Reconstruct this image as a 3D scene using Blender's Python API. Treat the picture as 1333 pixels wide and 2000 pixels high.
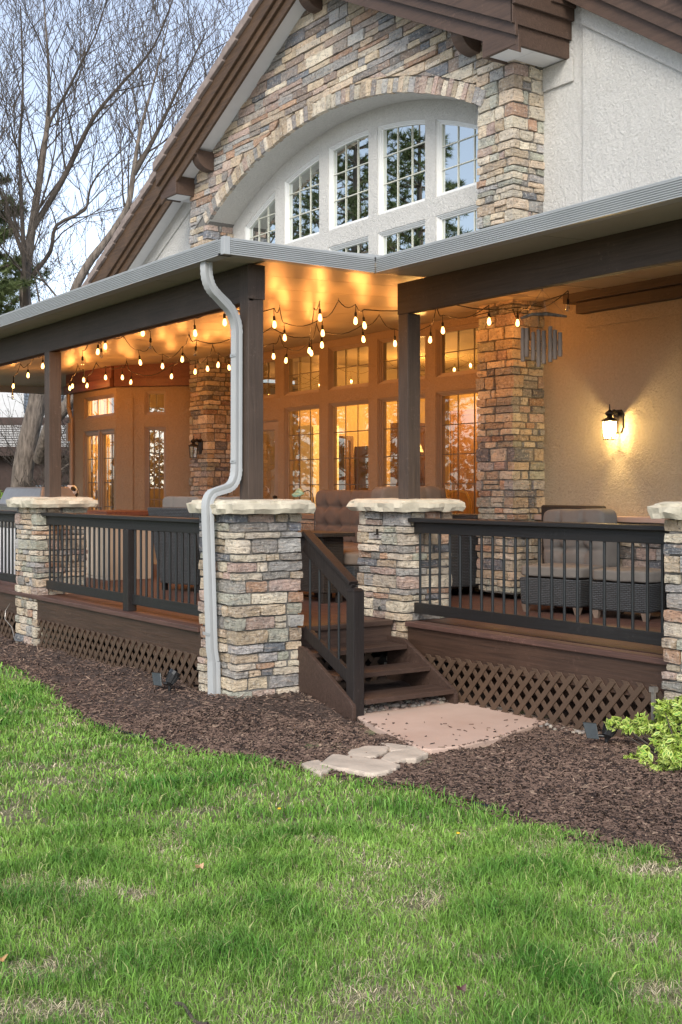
import bpy, bmesh, math, random
import numpy as np
from mathutils import Vector, Matrix, noise
rnd = random.Random(7)
R = math.radians
for o in list(bpy.data.objects): bpy.data.objects.remove(o)
scene = bpy.context.scene
COL = scene.collection

# ---------------------------------------------------------------- camera
YAW = R(34.88)
CAMZ = 1.75
cam_d = bpy.data.cameras.new("camera"); cam = bpy.data.objects.new("camera", cam_d); COL.objects.link(cam)
cam.location = (0, 0, CAMZ)
cam.rotation_euler = (R(90), 0, R(90) - YAW)
cam_d.sensor_fit = 'HORIZONTAL'; cam_d.sensor_width = 36; cam_d.lens = 63.6
cam_d.shift_y = -0.0321
cam_d.clip_start = 0.1; cam_d.clip_end = 600
scene.camera = cam

# ---------------------------------------------------------------- world, sun, exposure
SUN_EL, SUN_AZ = R(38), R(150)      # azimuth measured from +X towards +Y is handled below
sun_dir = Vector((0.62, -0.62, 0.62)).normalized()
el = math.asin(sun_dir.z)
world = bpy.data.worlds.new("World"); scene.world = world; world.use_nodes = True
wn = world.node_tree.nodes; wl = world.node_tree.links
sky = wn.new('ShaderNodeTexSky'); sky.sky_type = 'NISHITA'; sky.sun_disc = False
sky.sun_elevation = el
sky.sun_rotation = math.atan2(sun_dir.x, sun_dir.y)
sky.air_density = 0.9; sky.dust_density = 2.5; sky.ozone_density = 1.0; sky.altitude = 1500
bg = wn['Background']; bg.inputs['Strength'].default_value = 0.13
hs = wn.new('ShaderNodeHueSaturation'); hs.inputs['Saturation'].default_value = .60; hs.inputs['Value'].default_value = 1.0
wl.new(sky.outputs[0], hs.inputs['Color']); wl.new(hs.outputs[0], bg.inputs['Color'])
sd = bpy.data.lights.new("sun", 'SUN'); sd.energy = 1.45; sd.angle = R(28); sd.color = (1.0, 0.93, 0.82)
so = bpy.data.objects.new("sun", sd); COL.objects.link(so)
so.rotation_euler = (-sun_dir).to_track_quat('-Z', 'Y').to_euler()
scene.view_settings.view_transform = 'Standard'; scene.view_settings.look = 'None'
scene.view_settings.exposure = 1.16; scene.view_settings.gamma = 1
scene.cycles.max_bounces = 8; scene.cycles.transparent_max_bounces = 16
scene.cycles.sample_clamp_indirect = 4

# ---------------------------------------------------------------- helpers
WLOC = {}
def tag(o, label=None, cat=None, group=None, kind=None):
    if label: o['label'] = label
    if cat: o['category'] = cat
    if group: o['group'] = group
    if kind: o['kind'] = kind
    return o
def thing(name, label, cat, loc=(0, 0, 0), rz=0, group=None):
    o = bpy.data.objects.new(name, None); COL.objects.link(o)
    o.empty_display_size = 0.1
    o.location = loc; o.rotation_euler = (0, 0, rz); WLOC[o] = Vector(loc)
    return tag(o, label, cat, group)
class MB:
    def __init__(s): s.v = []; s.f = []; s.c = []; s.col = (1, 1, 1)
    def vert(s, p): s.v.append((p[0], p[1], p[2])); return len(s.v) - 1
    def face(s, idx, col=None): s.f.append(tuple(idx)); s.c.append(col or s.col)
    def quad(s, a, b, c, d, col=None): s.face([s.vert(a), s.vert(b), s.vert(c), s.vert(d)], col)
    def hexa(s, P, col=None):
        i = [s.vert(p) for p in P]   # 0-3 bottom ccw, 4-7 top
        for q in ((3,2,1,0),(4,5,6,7),(0,1,5,4),(1,2,6,5),(2,3,7,6),(3,0,4,7)): s.face([i[k] for k in q], col)
    def box(s, x0, x1, y0, y1, z0, z1, col=None):
        s.hexa([(x0,y0,z0),(x1,y0,z0),(x1,y1,z0),(x0,y1,z0),(x0,y0,z1),(x1,y0,z1),(x1,y1,z1),(x0,y1,z1)], col)
    def beam(s, a, b, w, h, up=(0,0,1), col=None):
        a = Vector(a); b = Vector(b); d = (b-a).normalized(); u = Vector(up)
        sd_ = d.cross(u); sd_.normalize(); u = sd_.cross(d); sd_ *= w/2; u *= h/2
        s.hexa([a-sd_-u, a+sd_-u, b+sd_-u, b-sd_-u, a-sd_+u, a+sd_+u, b+sd_+u, b-sd_+u], col)
    def prism(s, poly, axis, t0, t1, col=None):
        def mk(p, t):
            if axis == 'y': return (p[0], t, p[1])
            if axis == 'x': return (t, p[0], p[1])
            return (p[0], p[1], t)
        n = len(poly); a = [s.vert(mk(p, t0)) for p in poly]; b = [s.vert(mk(p, t1)) for p in poly]
        s.face(a[::-1], col); s.face(b, col)
        for k in range(n): s.face([a[k], a[(k+1)%n], b[(k+1)%n], b[k]], col)
    def ring(s, pa, pb, axis, t0, t1, col=None):
        # picture-frame between outline pa (outer) and pb (inner)
        def mk(p, t): return (p[0], t, p[1]) if axis == 'y' else (t, p[0], p[1])
        n = len(pa)
        A0=[s.vert(mk(p,t0)) for p in pa]; B0=[s.vert(mk(p,t0)) for p in pb]
        A1=[s.vert(mk(p,t1)) for p in pa]; B1=[s.vert(mk(p,t1)) for p in pb]
        for k in range(n):
            m=(k+1)%n
            s.face([A0[k],A0[m],B0[m],B0[k]],col); s.face([A1[k],B1[k],B1[m],A1[m]],col)
            s.face([A0[k],A1[k],A1[m],A0[m]],col); s.face([B0[k],B0[m],B1[m],B1[k]],col)
    def tube(s, pts, rad, n=8, caps=True, col=None):
        pts = [Vector(p) for p in pts]; m = len(pts)
        if not hasattr(rad, '__len__'): rad = [rad]*m
        prev = None; rings = []
        for k in range(m):
            d = (pts[min(k+1,m-1)] - pts[max(k-1,0)])
            if d.length < 1e-9: d = Vector((0,0,1))
            d.normalize()
            if prev is None:
                prev = Vector((0,0,1)) if abs(d.z) < 0.9 else Vector((1,0,0))
            u = prev - d*prev.dot(d)
            if u.length < 1e-6: u = d.orthogonal()
            u.normalize(); prev = u; w = d.cross(u)
            base = len(s.v)
            for j in range(n):
                a = 2*math.pi*j/n
                p = pts[k] + (u*math.cos(a) + w*math.sin(a))*rad[k]
                s.v.append((p.x, p.y, p.z))
            rings.append(base)
        for k in range(m-1):
            for j in range(n):
                j2 = (j+1) % n
                s.face((rings[k]+j, rings[k]+j2, rings[k+1]+j2, rings[k+1]+j), col)
        if caps:
            s.face([rings[0]+j for j in range(n)][::-1], col); s.face([rings[-1]+j for j in range(n)], col)
    def lathe(s, prof, c, n=16, col=None, axis='z', capz=True):
        # prof: (r, h)
        rings = []
        for r, h in prof:
            base = len(s.v)
            for j in range(n):
                a = 2*math.pi*j/n
                if axis == 'z': s.v.append((c[0]+r*math.cos(a), c[1]+r*math.sin(a), c[2]+h))
                else: s.v.append((c[0]+r*math.cos(a), c[1]+h, c[2]+r*math.sin(a)))
            rings.append(base)
        for k in range(len(prof)-1):
            for j in range(n):
                j2 = (j+1) % n; s.face((rings[k]+j, rings[k]+j2, rings[k+1]+j2, rings[k+1]+j), col)
        if capz:
            s.face([rings[0]+j for j in range(n)][::-1], col); s.face([rings[-1]+j for j in range(n)], col)
    def rough_hex(s, P, n3, amp, rnd_, freq, col, skip=()):
        # hexahedron with subdivided, noise-displaced, softly rounded faces. P: 8 corners as in hexa
        P = [Vector(p) for p in P]; cen = sum(P, Vector())/8
        nu, nv, nw = n3; idx = {}
        off = Vector((rnd_.random()*50, rnd_.random()*50, rnd_.random()*50))
        def tri(u, v, w):
            a = P[0].lerp(P[1], u).lerp(P[3].lerp(P[2], u), v)
            b = P[4].lerp(P[5], u).lerp(P[7].lerp(P[6], u), v)
            return a.lerp(b, w)
        def gv(i, j, k):
            key = (i, j, k)
            if key in idx: return idx[key]
            u, v, w = i/nu, j/nv, k/nw
            p = tri(u, v, w)
            e = (abs(2*u-1) > .99) + (abs(2*v-1) > .99) + (abs(2*w-1) > .99)
            d = (p - cen)
            if d.length > 0: dn = d.normalized()
            else: dn = d
            q = p*freq + off
            p = p + Vector(noise.noise_vector(q))*amp + Vector(noise.noise_vector(q*2.7))*amp*.45
            if e >= 2: p = p - dn*amp*(0.18 if e == 2 else .5)
            idx[key] = s.vert(p); return idx[key]
        faces = []
        if 'zb' not in skip:
            for i in range(nu):
                for j in range(nv): faces.append((gv(i,j,0), gv(i,j+1,0), gv(i+1,j+1,0), gv(i+1,j,0)))
        if 'zt' not in skip:
            for i in range(nu):
                for j in range(nv): faces.append((gv(i,j,nw), gv(i+1,j,nw), gv(i+1,j+1,nw), gv(i,j+1,nw)))
        for i in range(nu):
            for k in range(nw):
                if 'yf' not in skip: faces.append((gv(i,0,k), gv(i+1,0,k), gv(i+1,0,k+1), gv(i,0,k+1)))
                if 'yb' not in skip: faces.append((gv(i,nv,k), gv(i,nv,k+1), gv(i+1,nv,k+1), gv(i+1,nv,k)))
        for j in range(nv):
            for k in range(nw):
                if 'xl' not in skip: faces.append((gv(0,j,k), gv(0,j,k+1), gv(0,j+1,k+1), gv(0,j+1,k)))
                if 'xr' not in skip: faces.append((gv(nu,j,k), gv(nu,j+1,k), gv(nu,j+1,k+1), gv(nu,j,k+1)))
        for f in faces: s.face(f, col)
    def build(s, name, mat, parent=None, label=None, cat=None, group=None, kind=None, smooth=None, bevel=0, loc=None, local=False):
        me = bpy.data.meshes.new(name)
        V = np.array(s.v, dtype=np.float64).reshape(-1, 3)
        org = Vector((0,0,0))
        if parent is not None and not local: org = WLOC[parent]
        elif parent is None and not local:
            if loc is not None: org = Vector(loc)
        V = V - np.array(org)
        me.from_pydata(V.tolist(), [], s.f)
        ca = me.attributes.new('tint', 'FLOAT_COLOR', 'FACE')
        arr = np.ones((len(s.f), 4), dtype=np.float32)
        if s.c: arr[:, :3] = np.array([c[:3] for c in s.c], dtype=np.float32)
        ca.data.foreach_set('color', arr.ravel())
        me.materials.append(mat)
        if smooth is not None:
            me.polygons.foreach_set('use_smooth', [True]*len(me.polygons))
            if smooth < 180: me.set_sharp_from_angle(angle=R(smooth))
        me.update()
        o = bpy.data.objects.new(name, me); COL.objects.link(o)
        if parent is not None: o.parent = parent; WLOC[o] = org
        else:
            o.location = org; WLOC[o] = org
        if bevel:
            b = o.modifiers.new('bevel', 'BEVEL'); b.width = bevel; b.segments = 2; b.limit_method = 'ANGLE'; b.angle_limit = R(40)
        return tag(o, label, cat, group, kind)

def np_mesh(name, V, F, nper, mat, tint=None, parent=None, label=None, cat=None, group=None, kind=None, smooth=False, loc=(0,0,0)):
    """fast mesh from arrays; every face has nper corners"""
    me = bpy.data.meshes.new(name)
    org = WLOC[parent] if parent is not None else Vector(loc)
    V = V - np.array(org)
    me.vertices.add(len(V)); me.vertices.foreach_set('co', V.astype(np.float32).ravel())
    nf = len(F); me.loops.add(nf*nper); me.loops.foreach_set('vertex_index', F.astype(np.int32).ravel())
    me.polygons.add(nf); me.polygons.foreach_set('loop_start', np.arange(nf, dtype=np.int32)*nper)
    me.polygons.foreach_set('loop_total', np.full(nf, nper, dtype=np.int32))
    if smooth: me.polygons.foreach_set('use_smooth', np.ones(nf, dtype=bool))
    me.update(calc_edges=True)
    if tint is not None:
        a = me.attributes.new('tint', 'FLOAT_COLOR', 'FACE')
        t = np.ones((nf, 4), dtype=np.float32); t[:, :3] = tint; a.data.foreach_set('color', t.ravel())
    me.materials.append(mat)
    o = bpy.data.objects.new(name, me); COL.objects.link(o)
    if parent is not None: o.parent = parent; WLOC[o] = org
    else: o.location = org; WLOC[o] = org
    return tag(o, label, cat, group, kind)

# ---------------------------------------------------------------- materials
def newmat(name):
    m = bpy.data.materials.new(name); m.use_nodes = True
    nt = m.node_tree; b = nt.nodes['Principled BSDF']
    return m, nt, b
def N(nt, t, **kw):
    n = nt.nodes.new(t)
    for k, v in kw.items(): setattr(n, k, v)
    return n
def coords(nt, scale=(1,1,1), rot=(0,0,0)):
    tc = N(nt, 'ShaderNodeTexCoord'); mp = N(nt, 'ShaderNodeMapping')
    mp.inputs['Scale'].default_value = scale; mp.inputs['Rotation'].default_value = rot
    nt.links.new(tc.outputs['Object'], mp.inputs['Vector']); return mp.outputs[0]
def noise_t(nt, vec, scale, detail=4, rough=.55, dist=0):
    n = N(nt, 'ShaderNodeTexNoise'); n.inputs['Scale'].default_value = scale
    n.inputs['Detail'].default_value = detail; n.inputs['Roughness'].default_value = rough; n.inputs['Distortion'].default_value = dist
    nt.links.new(vec, n.inputs['Vector']); return n.outputs['Fac']
def ramp(nt, fac, stops):
    r = N(nt, 'ShaderNodeValToRGB'); e = r.color_ramp.elements
    while len(e) < len(stops): e.new(0.5)
    for k, (p, c) in enumerate(stops): e[k].position = p; e[k].color = (c[0], c[1], c[2], 1) if hasattr(c, '__len__') else (c, c, c, 1)
    nt.links.new(fac, r.inputs[0]); return r.outputs[0]
def mixc(nt, a, b, fac, mode='MIX'):
    m = N(nt, 'ShaderNodeMix', data_type='RGBA', blend_type=mode)
    for sock, val in ((m.inputs[6], a), (m.inputs[7], b)):
        if hasattr(val, 'links'): nt.links.new(val, sock)
        else: sock.default_value = (val[0], val[1], val[2], 1)
    if hasattr(fac, 'links'): nt.links.new(fac, m.inputs[0])
    else: m.inputs[0].default_value = fac
    return m.outputs[2]
def bump(nt, b, hgt, strength, dist, prev=None):
    bp = N(nt, 'ShaderNodeBump'); bp.inputs['Strength'].default_value = strength; bp.inputs['Distance'].default_value = dist
    nt.links.new(hgt, bp.inputs['Height'])
    if prev is not None: nt.links.new(prev, bp.inputs['Normal'])
    nt.links.new(bp.outputs[0], b.inputs['Normal']); return bp.outputs[0]
def tint(nt):
    a = N(nt, 'ShaderNodeAttribute'); a.attribute_name = 'tint'; return a.outputs['Color']
def simple(name, c, rough=.6, metal=0, var=.15, scale=8, bstr=0, bdist=.01, bscale=40, spec=.5, aniso=(1,1,1), usetint=False):
    m, nt, b = newmat(name); v = coords(nt, aniso)
    f = noise_t(nt, v, scale)
    col = mixc(nt, [x*(1-var) for x in c], [min(1, x*(1+var)) for x in c], ramp(nt, f, [(.3, 0), (.7, 1)]))
    if usetint: col = mixc(nt, col, tint(nt), 1.0, 'MULTIPLY')
    nt.links.new(col, b.inputs['Base Color'])
    b.inputs['Roughness'].default_value = rough; b.inputs['Metallic'].default_value = metal
    b.inputs['Specular IOR Level'].default_value = spec
    if bstr: bump(nt, b, noise_t(nt, v, bscale, 5), bstr, bdist)
    return m

def mat_stucco(name, c):
    m, nt, b = newmat(name); v = coords(nt)
    big = noise_t(nt, v, 1.3, 3); col = mixc(nt, [x*.93 for x in c], c, ramp(nt, big, [(.35,0),(.65,1)]))
    n1 = noise_t(nt, v, 38, 9, .72, .35); n2 = noise_t(nt, coords(nt, (1, 1, .6), (0, .5, 0)), 15, 5, .6, .3); st_ = noise_t(nt, coords(nt, (5, 5, .35)), 1.6, 4, .6)
    r1 = ramp(nt, n1, [(.36, 0), (.62, 1)])
    col = mixc(nt, mixc(nt, col, [x*.74 for x in c], .6), col, r1)
    col = mixc(nt, col, [x*.80 for x in c], ramp(nt, st_, [(.52, 0), (.78, .45)]))
    nt.links.new(col, b.inputs['Base Color']); b.inputs['Roughness'].default_value = .92
    p = bump(nt, b, r1, .9, .010); bump(nt, b, ramp(nt, n2, [(.4, 0), (.6, 1)]), .5, .010, p)
    return m
M = {}
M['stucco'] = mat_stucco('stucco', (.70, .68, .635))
M['stucco_beige_shaded'] = mat_stucco('stucco_beige_shaded', (.56, .47, .34))  # continues the white wall above; porch shade is put into the beige
M['stucco_warm'] = mat_stucco('stucco_tan_bulb_lit', (.43, .305, .19))  # tan of the porch walls, with bulb glow and shade in the colour
def mat_stone():
    m, nt, b = newmat('ledgestone'); v = coords(nt)
    t = tint(nt)
    f1 = noise_t(nt, v, 9, 5, .65); f2 = noise_t(nt, v, 34, 5, .7); f3 = noise_t(nt, coords(nt, (2, 2, 14)), 4, 4, .6, .6)
    c = mixc(nt, t, mixc(nt, t, (.20, .19, .19), .55), ramp(nt, f1, [(.45, 0), (.72, 1)]))
    c = mixc(nt, c, mixc(nt, t, (.62, .42, .27), .5), ramp(nt, f3, [(.52, 0), (.72, .75)]))
    c = mixc(nt, c, (.66, .62, .54), ramp(nt, f2, [(.55, 0), (.68, .65)]))
    c = mixc(nt, c, (.05, .05, .05), ramp(nt, f2, [(.32, .75), (.46, 0)]))
    nt.links.new(c, b.inputs['Base Color']); b.inputs['Roughness'].default_value = .88
    p = bump(nt, b, f3, .8, .03); p = bump(nt, b, f1, .6, .03, p); bump(nt, b, f2, .9, .012, p)
    return m
M['stone'] = mat_stone()
M['mortar'] = simple('mortar', (.17, .16, .145), .95, var=.25, scale=25, bstr=.6, bdist=.01, bscale=60)  # darkened so the stone joints read as deeper shadow gaps
M['capstone'] = simple('limestone_cap', (.55, .50, .39), .9, var=.14, scale=7, bstr=.7, bdist=.015, bscale=22)
def mat_wood(name, c, axis='x', contrast=.45, rough=.6, dark=None, gscale=3):
    m, nt, b = newmat(name)
    sc = {'x': (.6, 14, 14), 'y': (14, .6, 14), 'z': (14, 14, .6)}[axis]
    v = coords(nt, sc); f = noise_t(nt, v, gscale, 6, .65, .8); big = noise_t(nt, coords(nt), 2.2, 3)
    d = dark or [x*(1-contrast) for x in c]
    col = mixc(nt, d, c, ramp(nt, f, [(.32, 0), (.68, 1)]))
    col = mixc(nt, col, [x*1.35 for x in c], ramp(nt, big, [(.5, 0), (.8, .45)]))
    nt.links.new(col, b.inputs['Base Color']); b.inputs['Roughness'].default_value = rough
    w_ = noise_t(nt, coords(nt), 28, 6, .75); k_ = noise_t(nt, coords(nt), 3.1, 4, .6)
    wear = N(nt, 'ShaderNodeMath', operation='MULTIPLY'); nt.links.new(ramp(nt, w_, [(.56, 0), (.66, 1)]), wear.inputs[0]); nt.links.new(ramp(nt, k_, [(.45, 0), (.7, .55)]), wear.inputs[1])
    col2 = mixc(nt, col, [min(1, x*2.2+.03) for x in c], wear.outputs[0]); nt.links.new(col2, b.inputs['Base Color'])
    bump(nt, b, f, .5, .008); return m
M['beam'] = mat_wood('stained_beam_wood', (.062, .041, .029), 'x')
M['post'] = mat_wood('stained_post_wood', (.076, .052, .039), 'z')
M['rake'] = mat_wood('rake_board_wood', (.105, .058, .029), 'x', .55)
M['rake_right'] = mat_wood('rake_board_darker', (.088, .052, .035), 'x', .4)  # darker, greyer tone than the left rake boards
M['ledger'] = mat_wood('ledger_wood', (.17, .055, .03), 'x', .45, .45)
M['deckx'] = mat_wood('deck_paint', (.12, .062, .048), 'x', .5, .55)
M['fascia'] = mat_wood('fascia_paint', (.074, .040, .026), 'x', .5, .5)
M['tread'] = mat_wood('tread_paint', (.070, .041, .030), 'y', .5, .55)
M['rail'] = mat_wood('black_rail_paint', (.014, .0125, .012), 'x', .35, .5)
M['railpost'] = mat_wood('black_post_paint', (.018, .0135, .0125), 'z', .35, .5)
M['baluster'] = simple('baluster_metal', (.014, .017, .019), .42, var=.1)
M['lattice'] = simple('lattice_plastic', (.088, .054, .034), .55, var=.12, scale=5)
M['alum'] = simple('gutter_aluminium', (.36, .375, .38), .42, .0, var=.04, scale=3)
M['soffit'] = simple('soffit_paint', (.36, .35, .29), .55, var=.05, scale=2)
def mat_ceiling():
    m, nt, b = newmat('embossed_ceiling_panel'); v = coords(nt)
    f = noise_t(nt, v, 120, 2)
    b.inputs['Base Color'].default_value = (.42, .365, .26, 1); b.inputs['Roughness'].default_value = .38
    b.inputs['Specular IOR Level'].default_value = .8; b.inputs['Metallic'].default_value = .1
    bump(nt, b, f, .35, .003); return m
M['ceiling'] = mat_ceiling()
M['white_trim'] = simple('white_painted_trim', (.74, .74, .73), .5, var=.03)
M['winframe'] = simple('white_window_frame', (.72, .72, .70), .4, var=.03)
M['winframe_tan'] = simple('tan_window_frame', (.30, .215, .145), .45, var=.06)
M['bars_white'] = simple('cream_glazing_bar', (.60, .59, .50), .4, var=.03)
M['bars_dark'] = simple('bronze_glazing_bar', (.10, .075, .05), .4, var=.05)
def mat_glass(name, refl, tintc=(1,1,1)):
    m = bpy.data.materials.new(name); m.use_nodes = True; nt = m.node_tree; nt.nodes.remove(nt.nodes['Principled BSDF'])
    out = nt.nodes['Material Output']; tr = N(nt, 'ShaderNodeBsdfTransparent'); tr.inputs[0].default_value = (*tintc, 1)
    gl = N(nt, 'ShaderNodeBsdfGlossy'); gl.inputs['Roughness'].default_value = .0
    gl.inputs[0].default_value = (.9, .95, .93, 1)
    fr = N(nt, 'ShaderNodeFresnel'); fr.inputs[0].default_value = 1.5
    mr = N(nt, 'ShaderNodeMapRange'); mr.inputs[1].default_value = 0; mr.inputs[2].default_value = .5
    mr.inputs[3].default_value = refl; mr.inputs[4].default_value = 1.0
    mx = N(nt, 'ShaderNodeMixShader'); nt.links.new(fr.outputs[0], mr.inputs[0]); nt.links.new(mr.outputs[0], mx.inputs[0])
    nt.links.new(tr.outputs[0], mx.inputs[1]); nt.links.new(gl.outputs[0], mx.inputs[2]); nt.links.new(mx.outputs[0], out.inputs[0])
    return m
M['glass_up'] = mat_glass('coated_window_glass', .68, (.5, .55, .52))
M['glass_low'] = mat_glass('clear_window_glass', .13, (.85, .86, .84))
M['glass_mid'] = mat_glass('porch_transom_glass', .26, (.42, .42, .38))
def mat_emit(name, c, s, alpha=None):
    m, nt, b = newmat(name); b.inputs['Base Color'].default_value = (*c, 1); b.inputs['Emission Color'].default_value = (*c, 1)
    b.inputs['Emission Strength'].default_value = s; return m
bm_ = bpy.data.materials.new('glowing_bulb'); bm_.use_nodes = True; nt_ = bm_.node_tree; nt_.nodes.remove(nt_.nodes['Principled BSDF'])
e_ = N(nt_, 'ShaderNodeEmission'); e_.inputs[0].default_value = (1, .50, .15, 1); e_.inputs[1].default_value = 5.0
t_ = N(nt_, 'ShaderNodeBsdfTransparent'); m_ = N(nt_, 'ShaderNodeMixShader'); m_.inputs[0].default_value = .55
nt_.links.new(t_.outputs[0], m_.inputs[1]); nt_.links.new(e_.outputs[0], m_.inputs[2]); nt_.links.new(m_.outputs[0], nt_.nodes['Material Output'].inputs[0])
M['bulb_on'] = bm_
M['bulb_off'] = mat_glass('clear_bulb_glass', .15, (.9, .85, .8))
M['black_plastic'] = simple('black_plastic', (.012, .012, .013), .4, var=.1)
M['cord'] = simple('black_cord', (.010, .009, .008), .6, var=.1)
M['bronze'] = simple('dark_bronze_metal', (.022, .017, .013), .4, .3, var=.2)
M['cushion'] = simple('taupe_cushion', (.185, .145, .115), .9, var=.1, bstr=.25, bdist=.003, bscale=160)
M['cushion_grey'] = simple('grey_cushion_fabric', (.165, .15, .135), .9, var=.08, bstr=.25, bdist=.003, bscale=160)
def mat_wicker(name, c):
    m, nt, b = newmat(name)
    w1 = N(nt, 'ShaderNodeTexWave', wave_type='BANDS', bands_direction='Z'); w1.inputs['Scale'].default_value = 16; w1.inputs['Distortion'].default_value = .6
    v = coords(nt); nt.links.new(v, w1.inputs[0])
    br = N(nt, 'ShaderNodeTexBrick'); br.inputs['Scale'].default_value = 1; br.offset = .5
    br.inputs['Brick Width'].default_value = .05; br.inputs['Row Height'].default_value = .016; br.inputs['Mortar Size'].default_value = .0035
    br.inputs['Mortar Smooth'].default_value = .8
    cmb = N(nt, 'ShaderNodeCombineXYZ'); sx = N(nt, 'ShaderNodeSeparateXYZ'); nt.links.new(v, sx.inputs[0])
    ad = N(nt, 'ShaderNodeMath', operation='ADD'); nt.links.new(sx.outputs[0], ad.inputs[0]); nt.links.new(sx.outputs[1], ad.inputs[1])
    nt.links.new(ad.outputs[0], cmb.inputs[0]); nt.links.new(sx.outputs[2], cmb.inputs[1]); nt.links.new(cmb.outputs[0], br.inputs[0])
    br.inputs['Color1'].default_value = (*c, 1); br.inputs['Color2'].default_value = (*[x*.75 for x in c], 1); br.inputs['Mortar'].default_value = (.006, .006, .006, 1)
    nt.links.new(br.outputs['Color'], b.inputs['Base Color']); b.inputs['Roughness'].default_value = .55
    inv = N(nt, 'ShaderNodeMath', operation='SUBTRACT'); inv.inputs[0].default_value = 1; nt.links.new(br.outputs['Fac'], inv.inputs[1])
    bump(nt, b, inv.outputs[0], 1.0, .012); return m
M['wicker'] = mat_wicker('dark_wicker', (.085, .092, .10))
M['wicker_brown'] = mat_wicker('brown_wicker', (.05, .038, .03))
M['bark'] = simple('grey_brown_bark', (.17, .14, .115), .95, var=.55, scale=5, bstr=1.0, bdist=.05, bscale=9, aniso=(3, 3, .7))
M['twig'] = simple('twig_bark', (.075, .060, .048), .9, var=.3, scale=3)
M['foliage'] = simple('pine_needles', (.10, .125, .055), .7, var=.35, scale=1.2, usetint=True)
M['leaf'] = simple('variegated_leaf', (1, 1, 1), .5, var=.06, scale=10, usetint=True)
M['grass'] = simple('grass_blade', (1, 1, 1), .55, var=.12, scale=3, usetint=True, spec=.35)
M['chip'] = simple('shredded_bark_chip', (1, 1, 1), .9, var=.25, scale=20, usetint=True)
def mat_soil(name, c1, c2, sc):
    m, nt, b = newmat(name); v = coords(nt); f = noise_t(nt, v, sc, 6, .65); g = noise_t(nt, v, sc*6, 4, .7)
    col = mixc(nt, c1, c2, ramp(nt, f, [(.35, 0), (.65, 1)])); col = mixc(nt, col, [x*.4 for x in c1], ramp(nt, g, [(.35, .8), (.5, 0)]))
    nt.links.new(col, b.inputs['Base Color']); b.inputs['Roughness'].default_value = .95; bump(nt, b, g, .8, .02); return m
M['mulch'] = mat_soil('mulch_soil', (.06, .038, .029), (.10, .066, .050), 12)
M['lawn'] = mat_soil('lawn_soil', (.11, .13, .045), (.22, .19, .12), 3)
def mat_pad():
    m, nt, b = newmat('red_sandstone_slab'); v = coords(nt)
    f = noise_t(nt, v, 1.6, 5); g = noise_t(nt, v, 60, 3)
    col = mixc(nt, (.47, .325, .255), (.58, .43, .35), ramp(nt, f, [(.3, 0), (.7, 1)])); col = mixc(nt, col, (.55, .42, .36), ramp(nt, g, [(.6, 0), (.8, .5)]))
    nt.links.new(col, b.inputs['Base Color']); b.inputs['Roughness'].default_value = .85; bump(nt, b, g, .3, .004); return m
M['pad'] = mat_pad()
M['flag'] = simple('buff_flagstone', (.50, .42, .34), .9, var=.2, scale=6, bstr=.5, bdist=.01, bscale=25)
M['pebble'] = simple('river_pebble', (.9, .9, .9), .8, var=.2, scale=20, usetint=True)
def mat_tile():
    m, nt, b = newmat('roof_tile'); v = coords(nt); f = noise_t(nt, v, 9, 4)
    col = mixc(nt, (.20, .155, .135), (.31, .25, .22), ramp(nt, f, [(.3, 0), (.7, 1)]))
    nt.links.new(col, b.inputs['Base Color']); b.inputs['Roughness'].default_value = .85; bump(nt, b, f, .4, .01); return m
M['tile'] = mat_tile()
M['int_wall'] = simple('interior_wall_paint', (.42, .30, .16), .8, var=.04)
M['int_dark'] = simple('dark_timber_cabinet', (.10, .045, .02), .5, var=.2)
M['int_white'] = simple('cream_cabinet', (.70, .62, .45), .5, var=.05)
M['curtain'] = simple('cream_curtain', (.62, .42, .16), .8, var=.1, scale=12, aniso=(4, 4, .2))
M['steel'] = simple('brushed_steel', (.32, .30, .28), .35, .7, var=.1)
M['bamboo'] = simple('weathered_bamboo', (.20, .145, .11), .7, var=.25, scale=14, aniso=(1, 1, .3))
M['white_plastic'] = simple('white_plastic', (.7, .7, .7), .4, var=.03)
M['beige_plastic'] = simple('beige_resin', (.42, .36, .29), .5, var=.04)
M['mint'] = simple('mint_glass', (.35, .60, .42), .3, var=.15)
M['solar'] = simple('solar_panel_face', (.03, .035, .035), .2, var=.2)
M['white_siding'] = simple('neighbour_stucco', (.62, .63, .64), .8, var=.05)
M['shingle'] = simple('grey_shingle', (.42, .41, .40), .9, var=.25, scale=4, aniso=(1, 1, 12))
M['slate'] = simple('dark_slat_blind', (.12, .15, .19), .5, var=.2)
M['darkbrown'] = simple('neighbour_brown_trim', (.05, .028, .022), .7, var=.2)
# ================================================================ GROUND
LE = [(-30,4.3),(-20,4.2),(-14,4.15),(-11.88,4.11),(-11.24,4.10),(-9.93,3.88),(-9.04,3.68),(-8.28,3.61),(-7.85,3.65),(-7.27,3.74),(-6.95,3.87),(-6.58,4.02),(-6.32,4.10),(-5.86,4.24),(-5.45,4.36),(-4.92,4.43),(-4.61,4.42),(-4.21,4.44),(-3.75,4.57),(-2,5.0),(2,5.6)]
LEX = np.array([p[0] for p in LE]); LEY = np.array([p[1] for p in LE])
def edge_y(x): return np.interp(x, LEX, LEY)
def sstep(t): t = np.clip(t, 0, 1); return t*t*(3-2*t)
def mulch_h(x, y):
    x = np.asarray(x, float); y = np.asarray(y, float)
    d = y - edge_y(x)
    left = .125*sstep(d/.85)*sstep((-7.35-x)/.75)
    right = .07*sstep(d/1.2)*sstep((x+6.2)/.8)
    n = .012*np.sin(x*7.1+y*3.3)+.010*np.sin(x*3.1-y*9.7+1.3)+.006*np.sin(x*17+y*13)
    return .008 + left + right + n*np.clip(d/.3, 0, 1)
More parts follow.
